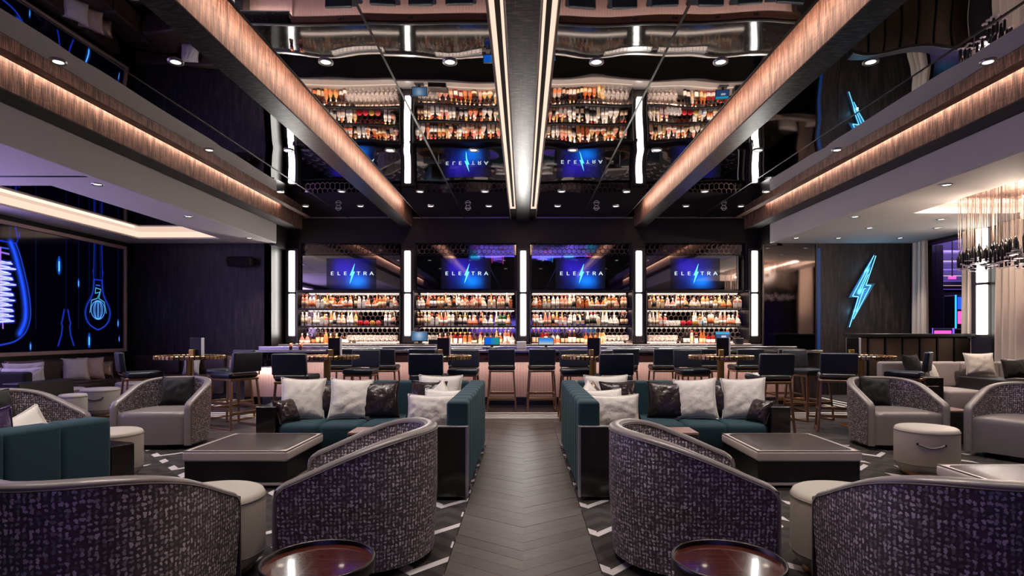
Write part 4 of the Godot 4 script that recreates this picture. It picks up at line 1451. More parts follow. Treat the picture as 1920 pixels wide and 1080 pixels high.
func sofas() -> void:
	for s in [-1, 1]:
		var t := thing("corner_sofa", "teal velvet corner sofa with its channelled back to the aisle, %s side" % ["bulb screen" if s < 0 else "neon bolt"], "sofa", Vector3(s * 0.407, 0, -6.3))
		var b: Array
		var back := Node3D.new()
		back.name = "aisle_back"
		t.add_child(back)
		for k in 9:
			b = mx(s, 0, 0.16, 0.04, 0.72, 1.98 - 0.22 * k, 1.98 - 0.22 * (k + 1))
			channel_box(back, b[0], b[1], 0.03)
		back = Node3D.new()
		back.name = "bar_back"
		t.add_child(back)
		for k in 7:
			b = mx(s, 0.165 + 0.25 * k, 0.165 + 0.25 * (k + 1), 0.04, 0.72, 0, 0.16)
			channel_box(back, b[0], b[1], 0.03)
		b = mx(s, 0.01, 0.29, 0.03, 0.54, 2.04, 1.985)
		hard("end_panel", b[0], b[1], 0.004, M.ebony, t)
		b = mx(s, -0.004, 0.012, 0.03, 0.545, 2.045, 1.985)
		hard("metal_edge", b[0], b[1], 0.002, M.steel, t)
		b = mx(s, 0.01, 0.29, 0.536, 0.546, 2.046, 1.985)
		hard("metal_edge", b[0], b[1], 0.002, M.steel, t)
		# seats
		b = mx(s, 0.165, 0.72, 0.1, 0.38, 0.17, 1.98)
		soft("seat_cushion", b[0], b[1], 0.05, M.teal_velvet, t)
		for k in 3:
			b = mx(s, 0.73 + 0.385 * k, 0.73 + 0.385 * (k + 1) - 0.006, 0.1, 0.38, 0.17, 0.86)
			soft("seat_cushion", b[0], b[1], 0.05, M.teal_velvet, t)
		b = mx(s, 0.06, 1.88, 0.0, 0.1, 0.05, 0.8)
		hard("plinth", b[0], b[1], 0.0, M.black, t)
		b = mx(s, 0.06, 0.66, 0.0, 0.1, 0.8, 1.95)
		hard("plinth", b[0], b[1], 0.0, M.black, t)
		b = mx(s, 1.89, 2.07, 0.0, 0.54, 0.0, 0.87)
		hard("arm_block", b[0], b[1], 0.006, M.ebony, t)
		for z in [0.2, 0.7, 1.2, 1.7]:
			b = mx(s, -0.006, 0.012, 0.0, 0.04, z, z + 0.025)
			hard("foot", b[0], b[1], 0.002, M.steel, t)
		var ct := thing("side_table", "ebony cube table with reddish marble top by the teal sofa, %s side" % ["bulb screen" if s < 0 else "neon bolt"], "table", Vector3(s * 1.16, 0, -4.5))
		part("body", cbox(Vector3(0.3, 0.46, 0.26), 0.004), M.ebony, ct)
		part("top", cbox(Vector3(0.3, 0.02, 0.26), 0.004, 0.461), M.red_marble, ct)
	# sofa seen from behind on the screen side
	var t := thing("lounge_sofa", "teal velvet sofa holding a plum cushion, with a black end block", "sofa", Vector3(-2.45, 0, -3.5), -0.36)
	for k in 5:
		channel_box(t, Vector3(-0.17, 0.04, 0.27 * k), Vector3(0, 0.72, 0.27 * (k + 1)), 0.03)
	soft("seat_cushion", Vector3(-0.85, 0.1, 0.02), Vector3(-0.18, 0.38, 1.35), 0.05, M.teal_velvet, t)
	hard("plinth", Vector3(-0.8, 0, 0.05), Vector3(-0.05, 0.1, 1.3), 0.0, M.black, t)
	hard("end_block", Vector3(-0.85, 0, -0.16), Vector3(-0.03, 0.54, -0.01), 0.006, M.ebony, t)

# ---------------------------------------------------------------- tub chairs
func chair_path() -> Array:
	# plan of the shell: [point, outward normal, height, arc length]
	var a := 0.41
	var b := 0.41
	var front := 0.35
	var pts := []
	for k in 8:
		pts.append([Vector3(-a, 0, lerpf(front, 0.0, k / 8.0)), Vector3(-1, 0, 0)])
	for k in 33:
		var t := PI * k / 32.0
		pts.append([Vector3(-a * cos(t), 0, -b * sin(t)), Vector3(-cos(t) / a, 0, -sin(t) / b).normalized()])
	for k in range(1, 9):
		pts.append([Vector3(a, 0, lerpf(0.0, front, k / 8.0)), Vector3(1, 0, 0)])
	var arc := 0.0
	for i in pts.size():
		var p: Vector3 = pts[i][0]
		if i:
			arc += p.distance_to(pts[i - 1][0])
		var t := (front - p.z) / (front + b)
		pts[i].append(0.48 + 0.228 * pow(sin(t * PI / 2.0), 1.15))
		pts[i].append(arc)
	return pts

func make_chair(label: String, at: Vector3, turn: float) -> Node3D:
	var t := thing("tub_chair", label, "armchair", at, turn, "scale print tub chairs")
	var path := chair_path()
	var thick := 0.07
	var st := begin(true)
	var rows := 4
	for i in path.size() - 1:
		for j in rows:
			var q := []
			var uv := []
			for k in [[i, j], [i + 1, j], [i + 1, j + 1], [i, j + 1]]:
				var p: Array = path[k[0]]
				var y: float = lerpf(0.05, p[2] - 0.004, float(k[1]) / rows)
				q.append(p[0] * (0.95 + 0.05 * smoothstep(0.0, 0.4, y)) + Vector3(0, y, 0))
				uv.append(Vector2(p[3], 1.0 - y))
			quad(st, q[3], q[2], q[1], q[0], uv[3], uv[2], uv[1], uv[0])
	part("outer_shell", st, M.scale_print, t)
	st = begin(true)
	for i in path.size() - 1:
		for j in 2:
			var q := []
			var uv := []
			for k in [[i, j], [i + 1, j], [i + 1, j + 1], [i, j + 1]]:
				var p: Array = path[k[0]]
				var y: float = lerpf(0.34, p[2] - 0.004, float(k[1]) / 2)
				q.append(p[0] - p[1] * thick + Vector3(0, y, 0))
				uv.append(Vector2(p[3], 1.0 - y))
			quad(st, q[0], q[1], q[2], q[3], uv[0], uv[1], uv[2], uv[3])
	part("inner_shell", st, M.scale_print, t)
	# leather rim: up one arm front, over the back, down the other arm front
	var frames := []
	var add_front := func(i: int, up: bool) -> void:
		var p: Array = path[i]
		var c: Vector3 = p[0] - p[1] * (thick / 2)
		var fr := [[c + Vector3(0, 0.05, 0.0), Vector3.BACK], [c + Vector3(0, p[2] - 0.05, 0.0), Vector3.BACK], [c + Vector3(0, p[2] - 0.022, -0.006), Vector3(0, 0.5, 0.87)], [c + Vector3(0, p[2] - 0.006, -0.02), Vector3(0, 0.87, 0.5)]]
		if not up:
			fr.reverse()
		for x in fr:
			frames.append([x[0], p[1], x[1]])
	add_front.call(0, true)
	for i in range(1, path.size() - 1):
		var p: Array = path[i]
		frames.append([p[0] - p[1] * (thick / 2) + Vector3(0, p[2], 0), p[1], UP])
	add_front.call(path.size() - 1, false)
	st = begin(true)
	var rings := []
	for f in frames:
		var ring := []
		ring.append(f[0] + f[1] * 0.0358 - f[2] * 0.009)
		for k in 9:
			var a := PI * k / 8.0
			ring.append(f[0] + f[1] * cos(a) * 0.0365 + f[2] * sin(a) * 0.017)
		ring.append(f[0] - f[1] * 0.0358 - f[2] * 0.009)
		rings.append(ring)
	for i in rings.size() - 1:
		for k in 10:
			quad(st, rings[i][k], rings[i][k + 1], rings[i + 1][k + 1], rings[i + 1][k])
	part("rim", st, M.grey_leather, t)
	# piping on both sides of the rim
	for side in [1.0, -1.0]:
		st = begin(true)
		var line := []
		for f in frames:
			line.append(f[0] + f[1] * side * 0.036 - f[2] * 0.009)
		tube(st, line, 0.0035, 6)
		part("piping", st, M.seam_cord, t)
	# seat block with a crowned top
	var rim := []
	for i in range(0, path.size()):
		rim.append(path[i][0] - path[i][1] * thick)
	for k in range(1, 8):
		rim.append(Vector3(lerpf(0.34, -0.34, k / 8.0), 0, 0.35 + 0.02 * sin(PI * k / 8.0)))
	var mid := Vector3(0, 0, -0.02)
	st = begin(true)
	var levels := [[1.0, 0.06], [1.0, 0.34], [0.99, 0.37], [0.96, 0.39], [0.8, 0.402], [0.4, 0.41], [0.0, 0.412]]
	for l in levels.size() - 1:
		for i in rim.size():
			var q := []
			for k in [[i, l], [(i + 1) % rim.size(), l], [(i + 1) % rim.size(), l + 1], [i, l + 1]]:
				var p: Vector3 = rim[k[0]]
				q.append(mid + (p - mid) * levels[k[1]][0] + Vector3(0, levels[k[1]][1], 0))
			if l == levels.size() - 2:
				vert(st, q[0]); vert(st, q[1]); vert(st, q[2])
			else:
				quad(st, q[3], q[2], q[1], q[0])
	part("seat", st, M.grey_leather, t)
	st = begin()
	lathe(st, [Vector2(0, 0), Vector2(0.3, 0), Vector2(0.3, 0.06), Vector2(0, 0.06)], 28)
	part("swivel_base", st, M.black, t)
	return t

func chairs() -> void:
	var proto := make_chair("foil print tub chair turned away behind the rosewood table, bulb screen side", Vector3(-1.7, 0, -2.33), PI)
	for c in [
		["foil print tub chair turned away behind the rosewood table, neon bolt side", Vector3(1.73, 0, -2.33), PI],
		["foil print tub chair facing the coffee table, back to the aisle, bulb screen side", Vector3(-0.885, 0, -3.22), deg_to_rad(-82)],
		["foil print tub chair facing the coffee table, back to the aisle, neon bolt side", Vector3(0.88, 0, -3.18), deg_to_rad(86)],
		["foil print tub chair with black cushion between white pouf and high table", Vector3(-3.9, 0, -6.46), deg_to_rad(3)],
		["foil print tub chair with black cushion beyond the plum cushion sofa", Vector3(-4.42, 0, -5.1), deg_to_rad(84)],
		["foil print tub chair with black cushion behind the handled white pouf", Vector3(4.01, 0, -6.42), deg_to_rad(-3)],
		["foil print tub chair without a cushion beside the handled white pouf", Vector3(4.93, 0, -5.72), deg_to_rad(-58)],
	]:
		copy(proto, c[0], c[1], c[2], "tub_chair")

# ---------------------------------------------------------------- poufs and tables
func pouf(label: String, at: Vector3, r: float, turn: float, handle: bool) -> void:
	var t := thing("pouf", label, "pouf", at, turn, "round ivory leather poufs")
	var st := begin(true)
	lathe(st, [Vector2(0, 0.0), Vector2(r * 0.78, 0), Vector2(r * 0.78, 0.06), Vector2(0, 0.06)], 36)
	part("brass_base", st, M.brass, t)
	st = begin(true)
	lathe(st, [Vector2(0, 0.055), Vector2(r * 0.86, 0.055), Vector2(r * 0.97, 0.09), Vector2(r, 0.12), Vector2(r, 0.375), Vector2(r * 0.99, 0.395), Vector2(r * 0.96, 0.41), Vector2(r * 0.9, 0.418), Vector2(r * 0.5, 0.424), Vector2(0, 0.425)], 44)
	part("body", st, M.pouf_leather, t)
	for y in [0.115, 0.386]:
		st = begin(true)
		var pts := []
		for k in 41:
			var a := TAU * k / 40.0
			pts.append(Vector3(cos(a) * (r + 0.001), y, sin(a) * (r + 0.001)))
		tube(st, pts, 0.003, 6)
		part("piping", st, M.seam_cord, t)
	if handle:
		st = begin(true)
		var pts := []
		for k in 11:
			var a := (k / 10.0 - 0.5) * 0.42 / r * 0.22
			pts.append(Vector3(sin(a * 2) * (r + 0.014), 0.30 - 0.03 * sin(PI * k / 10.0), cos(a * 2) * (r + 0.014)))
		tube(st, pts, 0.009, 8)
		part("handle", st, M.grey_leather, t)
		for e in [pts[0], pts[-1]]:
			st = begin(true)
			lathe(st, [Vector2(0, -0.012), Vector2(0.011, -0.008), Vector2(0.011, 0.008), Vector2(0, 0.012)], 10, Transform3D(Basis(), e))
			part("rivet", st, M.dark_steel, t)

func coffee_table(label: String, at: Vector3, turn := 0.0) -> void:
	var t := thing("coffee_table", label, "coffee table", at, turn, "leather topped coffee tables")
	hard("plinth", Vector3(-0.395, 0.02, -0.4), Vector3(0.395, 0.055, 0.4), 0.01, M.band_leather, t)
	hard("body", Vector3(-0.4, 0.055, -0.405), Vector3(0.4, 0.22, 0.405), 0.004, M.black, t)
	soft("leather_band", Vector3(-0.412, 0.215, -0.42), Vector3(0.412, 0.298, 0.42), 0.022, M.band_leather, t)
	var st := begin(true)
	# slightly crowned leather top
	var n := 12
	for i in n:
		for j in n:
			var q := []
			for k in [[i, j], [i + 1, j], [i + 1, j + 1], [i, j + 1]]:
				var u: float = k[0] * 2.0 / n - 1
				var v: float = k[1] * 2.0 / n - 1
				q.append(Vector3(u * 0.4, 0.292 + 0.02 * pow((1 - pow(u, 6)) * (1 - pow(v, 6)), 0.35), v * 0.407))
			quad(st, q[3], q[2], q[1], q[0])
	part("leather_top", st, M.table_leather, t)
	st = begin(true)
	var pts := []
	for c in [[-1, -1], [1, -1], [1, 1], [-1, 1], [-1, -1]]:
		pts.append(Vector3(c[0] * 0.403, 0.296, c[1] * 0.41))
	for i in 4:
		tube(st, [pts[i], pts[i + 1]], 0.005, 6)
	part("piping", st, M.seam_cord, t)

func tables() -> void:
	pouf("ivory pouf squeezed between two tub chairs near the rosewood table, bulb screen side", Vector3(-1.58, 0, -2.98), 0.25, 0.4, false)
	pouf("ivory pouf squeezed between two tub chairs near the rosewood table, neon bolt side", Vector3(1.63, 0, -2.98), 0.25, 0.4, false)
	pouf("ivory pouf with strap handle before the cushioned tub chair, neon bolt side", Vector3(3.47, 0, -5.05), 0.24, -0.45, true)
	pouf("ivory leather pouf beside the black end block of the teal sofa", Vector3(-3.42, 0, -4.85), 0.24, 2.5, false)
	pouf("ivory leather pouf with a strap handle in the row under the bulb screen", Vector3(-6.2, 0, -8.6), 0.25, 0.35, true)
	pouf("plain ivory leather pouf next to the handled one under the bulb screen", Vector3(-6.72, 0, -8.62), 0.24, 0.0, false)
	pouf("plain ivory leather pouf near the brown banquette and the high table", Vector3(-6.45, 0, -9.7), 0.25, 0.0, false)
	pouf("small ivory leather pouf with a tall brass foot before the row under the bulb screen", Vector3(-5.95, 0, -7.75), 0.16, 0.0, false)
	coffee_table("square leather topped coffee table by the teal corner sofa, bulb screen side", Vector3(-2.255, 0, -5.0))
	coffee_table("square leather topped coffee table by the teal corner sofa, neon bolt side", Vector3(2.24, 0, -5.0))
	coffee_table("square coffee table with leather top right beside the handled white pouf", Vector3(3.32, 0, -3.72))
	# rosewood drinks tables
	for s in [-1, 1]:
		var t := thing("drinks_table", "round rosewood drinks table with a raised metal rim on the %s side" % ["bulb screen" if s < 0 else "neon bolt"], "table", Vector3(s * 0.685, 0, -1.96), 0, "round drinks tables")
		var st := begin(true)
		lathe(st, [Vector2(0, 0), Vector2(0.13, 0), Vector2(0.13, 0.015), Vector2(0.03, 0.025), Vector2(0.022, 0.05), Vector2(0.022, 0.43), Vector2(0.05, 0.44), Vector2(0, 0.44)], 28)
		part("pedestal", st, M.dark_steel, t)
		st = begin()
		lathe(st, [Vector2(0, 0.435), Vector2(0.176, 0.435), Vector2(0.176, 0.452), Vector2(0, 0.452)], 48)
		part("top", st, M.rosewood, t)
		st = begin(true)
		lathe(st, [Vector2(0.176, 0.425), Vector2(0.184, 0.427), Vector2(0.185, 0.466), Vector2(0.18, 0.47), Vector2(0.176, 0.466), Vector2(0.176, 0.452)], 56)
		part("rim", st, M.dark_steel, t)
	# low black cube tables
	for p in [[-4.52, -5.82, "gloss black cube table between two tub chairs on the bulb screen side"], [4.62, -6.4, "gloss black cube table between two tub chairs on the neon bolt side"]]:
		var t := thing("cube_table", p[2], "table", Vector3(p[0], 0, p[1]))
		part("body", cbox(Vector3(0.3, 0.38, 0.3), 0.004), M.ebony, t)
		part("top", cbox(Vector3(0.3, 0.018, 0.3), 0.004, 0.381), M.marble_black if p[0] < 0 else M.red_marble, t)
	# high tables with menus
	var xs := [-4.4, -2.59, -1.1, 0.92, 2.61, 4.45]
	var near_ := ["by the brown banquette", "behind the sofa end, bulb screen side", "behind the sofa corner, bulb screen side", "behind the sofa corner, neon bolt side", "behind the sofa end, neon bolt side", "by the metal partition"]
	for k in 6:
		var t := thing("high_table", "round brass edged high table " + near_[k], "table", Vector3(xs[k], 0, -7.75), 0, "brass edged high tables")
		var st := begin(true)
		lathe(st, [Vector2(0, 0), Vector2(0.24, 0), Vector2(0.24, 0.012), Vector2(0.05, 0.02), Vector2(0.045, 0.05), Vector2(0.045, 0.86), Vector2(0.09, 0.88), Vector2(0, 0.88)], 28)
		part("pedestal", st, M.brass, t)
		st = begin()
		lathe(st, [Vector2(0, 0.88), Vector2(0.4, 0.88), Vector2(0.4, 0.925), Vector2(0, 0.925)], 44)
		part("top", st, M.ebony, t)
		st = begin()
		for i in 44:
			var a := TAU * i / 44.0
			var xf := Transform3D(Basis(UP, -a), Vector3(cos(a) * 0.405, 0, sin(a) * 0.405))
			box(st, Vector3(-0.012, 0.882, -0.024), Vector3(0.01, 0.93, 0.024), 0.006, xf)
		part("fluted_edge", st, M.brass, t)
		var m := thing("menu_holder", "black menu with gold block on the high table " + near_[k], "menu", Vector3(xs[k] + [0.05, 0.08, 0.04, 0.02, 0.05, -0.06][k], 0.926, -7.8), 0.0, "menu holders on high tables")
		hard("gold_block", Vector3(-0.07, 0, 0.0), Vector3(-0.01, 0.08, 0.05), 0.003, M.gold_matte, m)
		hard("menu_card", Vector3(-0.085, 0.0, -0.03), Vector3(0.075, 0.235, -0.005), 0.002, M.black, m)
		hard("menu_page", Vector3(0.078, 0.0, -0.04), Vector3(0.09, 0.235, 0.02), 0.002, M.paper_white, m)

# ---------------------------------------------------------------- stools
func make_stool(label: String, at: Vector3, turn: float, group: String) -> Node3D:
	var t := thing("bar_stool", label, "bar stool", at, turn, group)
	soft("seat", Vector3(-0.21, 0.645, -0.19), Vector3(0.21, 0.72, 0.22), 0.03, M.navy_leather, t)
	var lean := Transform3D(Basis(Vector3.RIGHT, -0.1), Vector3(0, 0, 0))
	soft("backrest", Vector3(-0.205, 0.745, -0.19), Vector3(0.205, 1.0, -0.125), 0.02, M.navy_leather, t, lean)
	# brass slot under the back
	var st := begin()
	bar(st, Vector3(-0.19, 0.745, -0.24), Vector3(0.19, 0.745, -0.24), 0.016, 0.014)
	bar(st, Vector3(-0.19, 0.69, -0.232), Vector3(0.19, 0.69, -0.232), 0.016, 0.014)
	bar(st, Vector3(-0.185, 0.69, -0.232), Vector3(-0.185, 0.745, -0.24), 0.016, 0.014)
	bar(st, Vector3(0.185, 0.69, -0.232), Vector3(0.185, 0.745, -0.24), 0.016, 0.014)
	part("back_rail", st, M.antique_brass, t)
	hard("seat_frame", Vector3(-0.2, 0.615, -0.21), Vector3(0.2, 0.645, 0.2), 0.004, M.antique_brass, t)
	for x in [-1, 1]:
		for z in [-1, 1]:
			st = begin()
			bar(st, Vector3(x * 0.225, 0.0, z * 0.235), Vector3(x * 0.185, 0.63, z * 0.185), 0.026, 0.026, 0.004)
			part("leg", st, M.antique_brass, t)
		st = begin()
		bar(st, Vector3(x * 0.223, 0.013, -0.235), Vector3(x * 0.223, 0.013, 0.235), 0.024, 0.024, 0.003)
		part("floor_runner", st, M.antique_brass, t)
		st = begin()
		bar(st, Vector3(x * 0.208, 0.26, -0.21), Vector3(x * 0.208, 0.26, 0.21), 0.022, 0.03, 0.003)
		part("side_rail", st, M.antique_brass, t)
	for z in [-1, 1]:
		st = begin()
		bar(st, Vector3(-0.205, 0.25 if z > 0 else 0.2, z * 0.218), Vector3(0.205, 0.25 if z > 0 else 0.2, z * 0.218), 0.024, 0.04, 0.003)
		part("footrest", st, M.antique_brass, t)
	return t

func stools() -> void:
	var bar_xs := [-2.84, -2.2, -1.57, -0.955, -0.34, 0.287, 0.92, 1.58, 2.23, 2.87, 3.52, 4.15]
	var g := "bar stools pulled up to the bar counter"
	var lab := "navy leather bar stool with brass legs pulled up to the tiled bar counter"
	var proto: Node3D = null
	var order := ["first", "second", "third", "fourth", "fifth", "sixth", "seventh", "eighth", "ninth", "tenth", "eleventh", "twelfth"]
	for x in bar_xs:
		lab = "%s navy leather bar stool from the marble end of the tiled bar counter" % order[bar_xs.find(x)]
		if proto == null:
			proto = make_stool(lab, Vector3(x, 0, -9.33), PI, g)
		else:
			copy(proto, lab, Vector3(x, 0, -9.33), PI + rng.randf_range(-0.04, 0.04), "bar_stool")
	var xs := [-4.4, -2.59, -1.1, 0.92, 2.61, 4.45]
	var near_ := ["high table by the brown banquette", "high table behind sofa end, bulb screen side", "high table behind sofa corner, bulb screen side", "high table behind sofa corner, neon bolt side", "high table behind sofa end, neon bolt side", "high table by the metal partition"]
	for k in 6:
		var spots_ := []
		if k == 0:
			spots_ = [[0.64, 0.1, -PI / 2 - 0.5, "with its back to the aisle, at"], [0.22, -0.6, -0.4, "across the menu at"], [-0.6, 0.05, 2.29, "on the poufs' side of"]]
		elif k == 5:
			spots_ = [[-0.5, 0.36, PI - 0.4, "backing onto the tub chair, at"], [-0.4, -0.6, 0.3, "across the menu at"], [0.6, 0.0, -2.29, "on the partition side of"]]
		else:
			var dx: float = [0, -0.17, -0.05, 0.18, 0.38, 0][k]
			spots_ = [[dx, 0.58, PI, "backing onto the sofa, at"], [[0, 0.28, 0.25, -0.18, -0.2, 0][k], -0.62, 0.0, "across the menu at"]]
		for q in spots_:
			var c := copy(proto, "navy bar stool " + q[3] + " " + near_[k], Vector3(xs[k] + q[0], 0, -7.75 + q[1]), q[2], "bar_stool")
			c.set_meta("group", "bar stools at the high tables")

# ---------------------------------------------------------------- cushions
func pillow_mesh(w: float, h: float, t: float, seed_: int) -> ArrayMesh:
	var st := begin(true)
	var ns := noise(5.0, seed_, 2)
	var n := 18
	var at := func(i: int, j: int, s: float) -> Vector3:
		var u := i * 2.0 / n - 1.0
		var v := j * 2.0 / n - 1.0
		var f := pow((1.0 - u * u) * (1.0 - v * v), 0.42)
		var edge := 1.0 - maxf(absf(u), absf(v))
		var x := u * w / 2 * (1.0 - 0.1 * (1.0 - v * v) * absf(u))
		var y := v * h / 2 * (1.0 - 0.1 * (1.0 - u * u) * absf(v))
		var crease := 0.012 * ns.get_noise_2d(u * 0.5 + s * 3.0, v * 0.35 + seed_) * minf(1.0, edge * 4.0)
		return Vector3(x, y + h / 2, s * (t / 2 * f + crease))
	for s in [1.0, -1.0]:
		for i in n:
			for j in n:
				var q := [at.call(i, j, s), at.call(i + 1, j, s), at.call(i + 1, j + 1, s), at.call(i, j + 1, s)]
				if s > 0:
					quad(st, q[0], q[1], q[2], q[3])
				else:
					quad(st, q[3], q[2], q[1], q[0])
	# welted edge
	for j in 4:
		var pts := []
		for i in n + 1:
			pts.append(at.call(i, 0, 1.0) if j == 0 else at.call(n, i, 1.0) if j == 1 else at.call(n - i, n, 1.0) if j == 2 else at.call(0, n - i, 1.0))
		tube(st, pts, 0.006, 5)
	return done(st)

var pillow_kinds := {}

func pillow(label: String, at: Vector3, yaw: float, lean: float, size: float, m: String, roll := 0.0, wide := 1.0) -> void:
	var key := "%d_%d_%d" % [int(size * 100), int(wide * 100), used.get("cushion", 0) % 3]
	if not pillow_kinds.has(key):
		pillow_kinds[key] = pillow_mesh(size * wide, size, 0.15, 3 + pillow_kinds.size())
	var o := single("cushion", pillow_kinds[key], M[m], label, "cushion", at)
	o.basis = Basis(UP, yaw) * Basis(Vector3.RIGHT, -lean) * Basis(Vector3.BACK, roll)

func pillows() -> void:
	# on the two corner sofas; seat height 0.38, backs at z -6.14
	for s in [-1, 1]:
		var side: String = "bulb screen side" if s < 0 else "neon bolt side"
		var y := 0.375
		pillow("ivory cushion next to the ebony arm of the teal sofa, " + side, Vector3(s * 2.16, y, -5.72), s * -0.35, 0.3, 0.42, "ivory_cloth", s * 0.05)
		pillow("dark foil cushion between two ivory ones on the teal sofa, " + side, Vector3(s * 1.94, y, -5.86), s * -0.3, 0.32, 0.37, "dark_foil", s * -0.05)
		pillow("ivory cushion between two dark foil ones on the teal sofa, " + side, Vector3(s * 1.7, y, -5.74), s * -0.25, 0.3, 0.41, "ivory_cloth", s * 0.06)
		pillow("large dark foil cushion ending the row on the teal sofa, " + side, Vector3(s * 1.42, y, -5.8), s * -0.2, 0.34, 0.38, "dark_foil")
		pillow("dark foil cushion lying against the arm block of the teal sofa, " + side, Vector3(s * 2.2, y, -5.55), s * -1.1, 0.5, 0.24, "dark_foil")
		pillow("dark foil cushion in the corner pile of the teal sofa, " + side, Vector3(s * 0.97, y, -5.72), s * 0.3, 0.32, 0.39, "dark_foil")
		pillow("ivory cushion at the back of the corner pile of the teal sofa, " + side, Vector3(s * 0.86, y + 0.005, -5.97), s * 0.1, 0.22, 0.42, "ivory_cloth", 0.0, 1.1)
		pillow("small dark foil cushion tilted on its corner in the corner pile, " + side, Vector3(s * 0.8, y + 0.06, -5.8), s * 0.4, 0.3, 0.3, "bronze_foil", 0.7)
		pillow("small ivory cushion tilted on its corner in the corner pile, " + side, Vector3(s * 0.75, y + 0.06, -5.6), s * 0.5, 0.3, 0.32, "ivory_cloth", 0.72)
		pillow("wide ivory cushion second from the front of the corner pile, " + side, Vector3(s * 0.76, y, -5.25), s * 0.35, 0.4, 0.36, "ivory_cloth", 0.0, 1.15)
		pillow("big ivory cushion on the aisle seat of the teal sofa, " + side, Vector3(s * 0.76, y, -4.75), s * 0.12, 0.35, 0.36, "ivory_cloth", 0.0, 1.2)
	pillow("ivory cushion with raised corner on the teal sofa with its back to the coffee table", Vector3(-2.7, 0.39, -3.28), 0.7, 0.35, 0.4, "ivory_cloth", 0.5)
	pillow("plum foil cushion on the teal sofa with its back to the coffee table", Vector3(-2.79, 0.39, -3.02), 1.1, 0.2, 0.42, "plum_foil", 0.12)
	pillow("ivory cushion beside the plum foil one on the teal sofa", Vector3(-2.9, 0.39, -2.72), 1.2, 0.2, 0.41, "ivory_cloth", 0.1)
	# on tub chairs
	pillow("square black velvet cushion in the tub chair by the high table, bulb screen side", Vector3(-3.93, 0.41, -6.62), 0.2, 0.35, 0.33, "black_velvet")
	pillow("square black velvet cushion in the tub chair behind the plum cushion sofa", Vector3(-4.55, 0.41, -5.1), 1.4, 0.35, 0.33, "black_velvet")
	pillow("square black velvet cushion in the tub chair behind the handled pouf, neon bolt side", Vector3(3.97, 0.41, -6.6), -0.1, 0.35, 0.33, "black_velvet", -0.1)

# ---------------------------------------------------------------- banquette under the screen
func left_corner() -> void:
	var t := thing("banquette", "long brown leather banquette under the bulb screen, turning along the cloth wall", "banquette", Vector3.ZERO)
	for k in 6:
		soft("back_cushion", Vector3(-7.76, 0.42, -11.0 + 0.9 * k), Vector3(-7.56, 0.8, -11.0 + 0.9 * (k + 1) - 0.01), 0.05, M.brown_leather, t)
		soft("seat_cushion", Vector3(-7.56, 0.1, -11.0 + 0.9 * k), Vector3(-7.0, 0.44, -11.0 + 0.9 * (k + 1) - 0.01), 0.05, M.brown_leather, t)
	for k in 3:
		soft("back_cushion", Vector3(-7.55 + 0.9 * k, 0.42, -11.55), Vector3(-7.55 + 0.9 * (k + 1) - 0.01, 0.8, -11.36), 0.05, M.brown_leather, t)
		soft("seat_cushion", Vector3(-7.0 + 0.75 * k, 0.1, -11.35), Vector3(-7.0 + 0.75 * (k + 1) - 0.01, 0.44, -10.8), 0.05, M.brown_leather, t)
	soft("seat_cushion", Vector3(-7.56, 0.1, -11.35), Vector3(-7.01, 0.44, -11.01), 0.05, M.brown_leather, t)
	hard("plinth", Vector3(-7.75, 0, -11.5), Vector3(-7.1, 0.1, -5.7), 0.0, M.black, t)
	hard("plinth", Vector3(-7.1, 0, -11.5), Vector3(-4.9, 0.1, -10.9), 0.0, M.black, t)
	pillow("ivory cushion standing edge on against the brown banquette", Vector3(-7.42, 0.44, -9.75), 1.0, 0.25, 0.38, "ivory_cloth")
	pillow("beige cushion next to the ivory one on the brown banquette", Vector3(-7.36, 0.44, -10.0), 0.8, 0.25, 0.38, "beige_cloth")
	pillow("bronze foil cushion next to the beige one on the brown banquette", Vector3(-7.38, 0.44, -10.3), 0.7, 0.3, 0.3, "bronze_foil")
	pillow("bronze foil cushion behind the black block seat under the screen", Vector3(-7.4, 0.44, -8.75), 1.2, 0.2, 0.38, "bronze_foil", 0.0, 1.3)
	pillow("ivory cushion in front of the bronze one under the screen", Vector3(-7.2, 0.44, -8.5), 1.1, 0.2, 0.36, "ivory_cloth", 0.0, 1.4)
	pillow("ivory cushion on the black block seat under the screen", Vector3(-6.72, 0.43, -7.85), 0.6, 0.3, 0.34, "ivory_cloth", 0.0, 1.3)
	pillow("white cushion on the banquette behind the first high table", Vector3(-6.35, 0.44, -11.2), 0.1, 0.25, 0.3, "ivory_cloth")
	pillow("patterned bronze cushion on the banquette behind the first high table", Vector3(-5.5, 0.44, -11.2), 0.1, 0.25, 0.36, "bronze_foil")
	var b := thing("block_seat", "black block seat with square arms in front of the bulb screen", "seat", Vector3(-6.4, 0, -7.6))
	hard("arm", Vector3(0.0, 0, -0.5), Vector3(0.2, 0.6, 0.4), 0.008, M.black, b)
	hard("seat_base", Vector3(-0.58, 0, -0.5), Vector3(0.0, 0.42, 0.4), 0.008, M.black, b)
	soft("back_pad", Vector3(-0.55, 0.43, -0.1), Vector3(-0.02, 0.72, 0.05), 0.04, M.black_velvet, b)

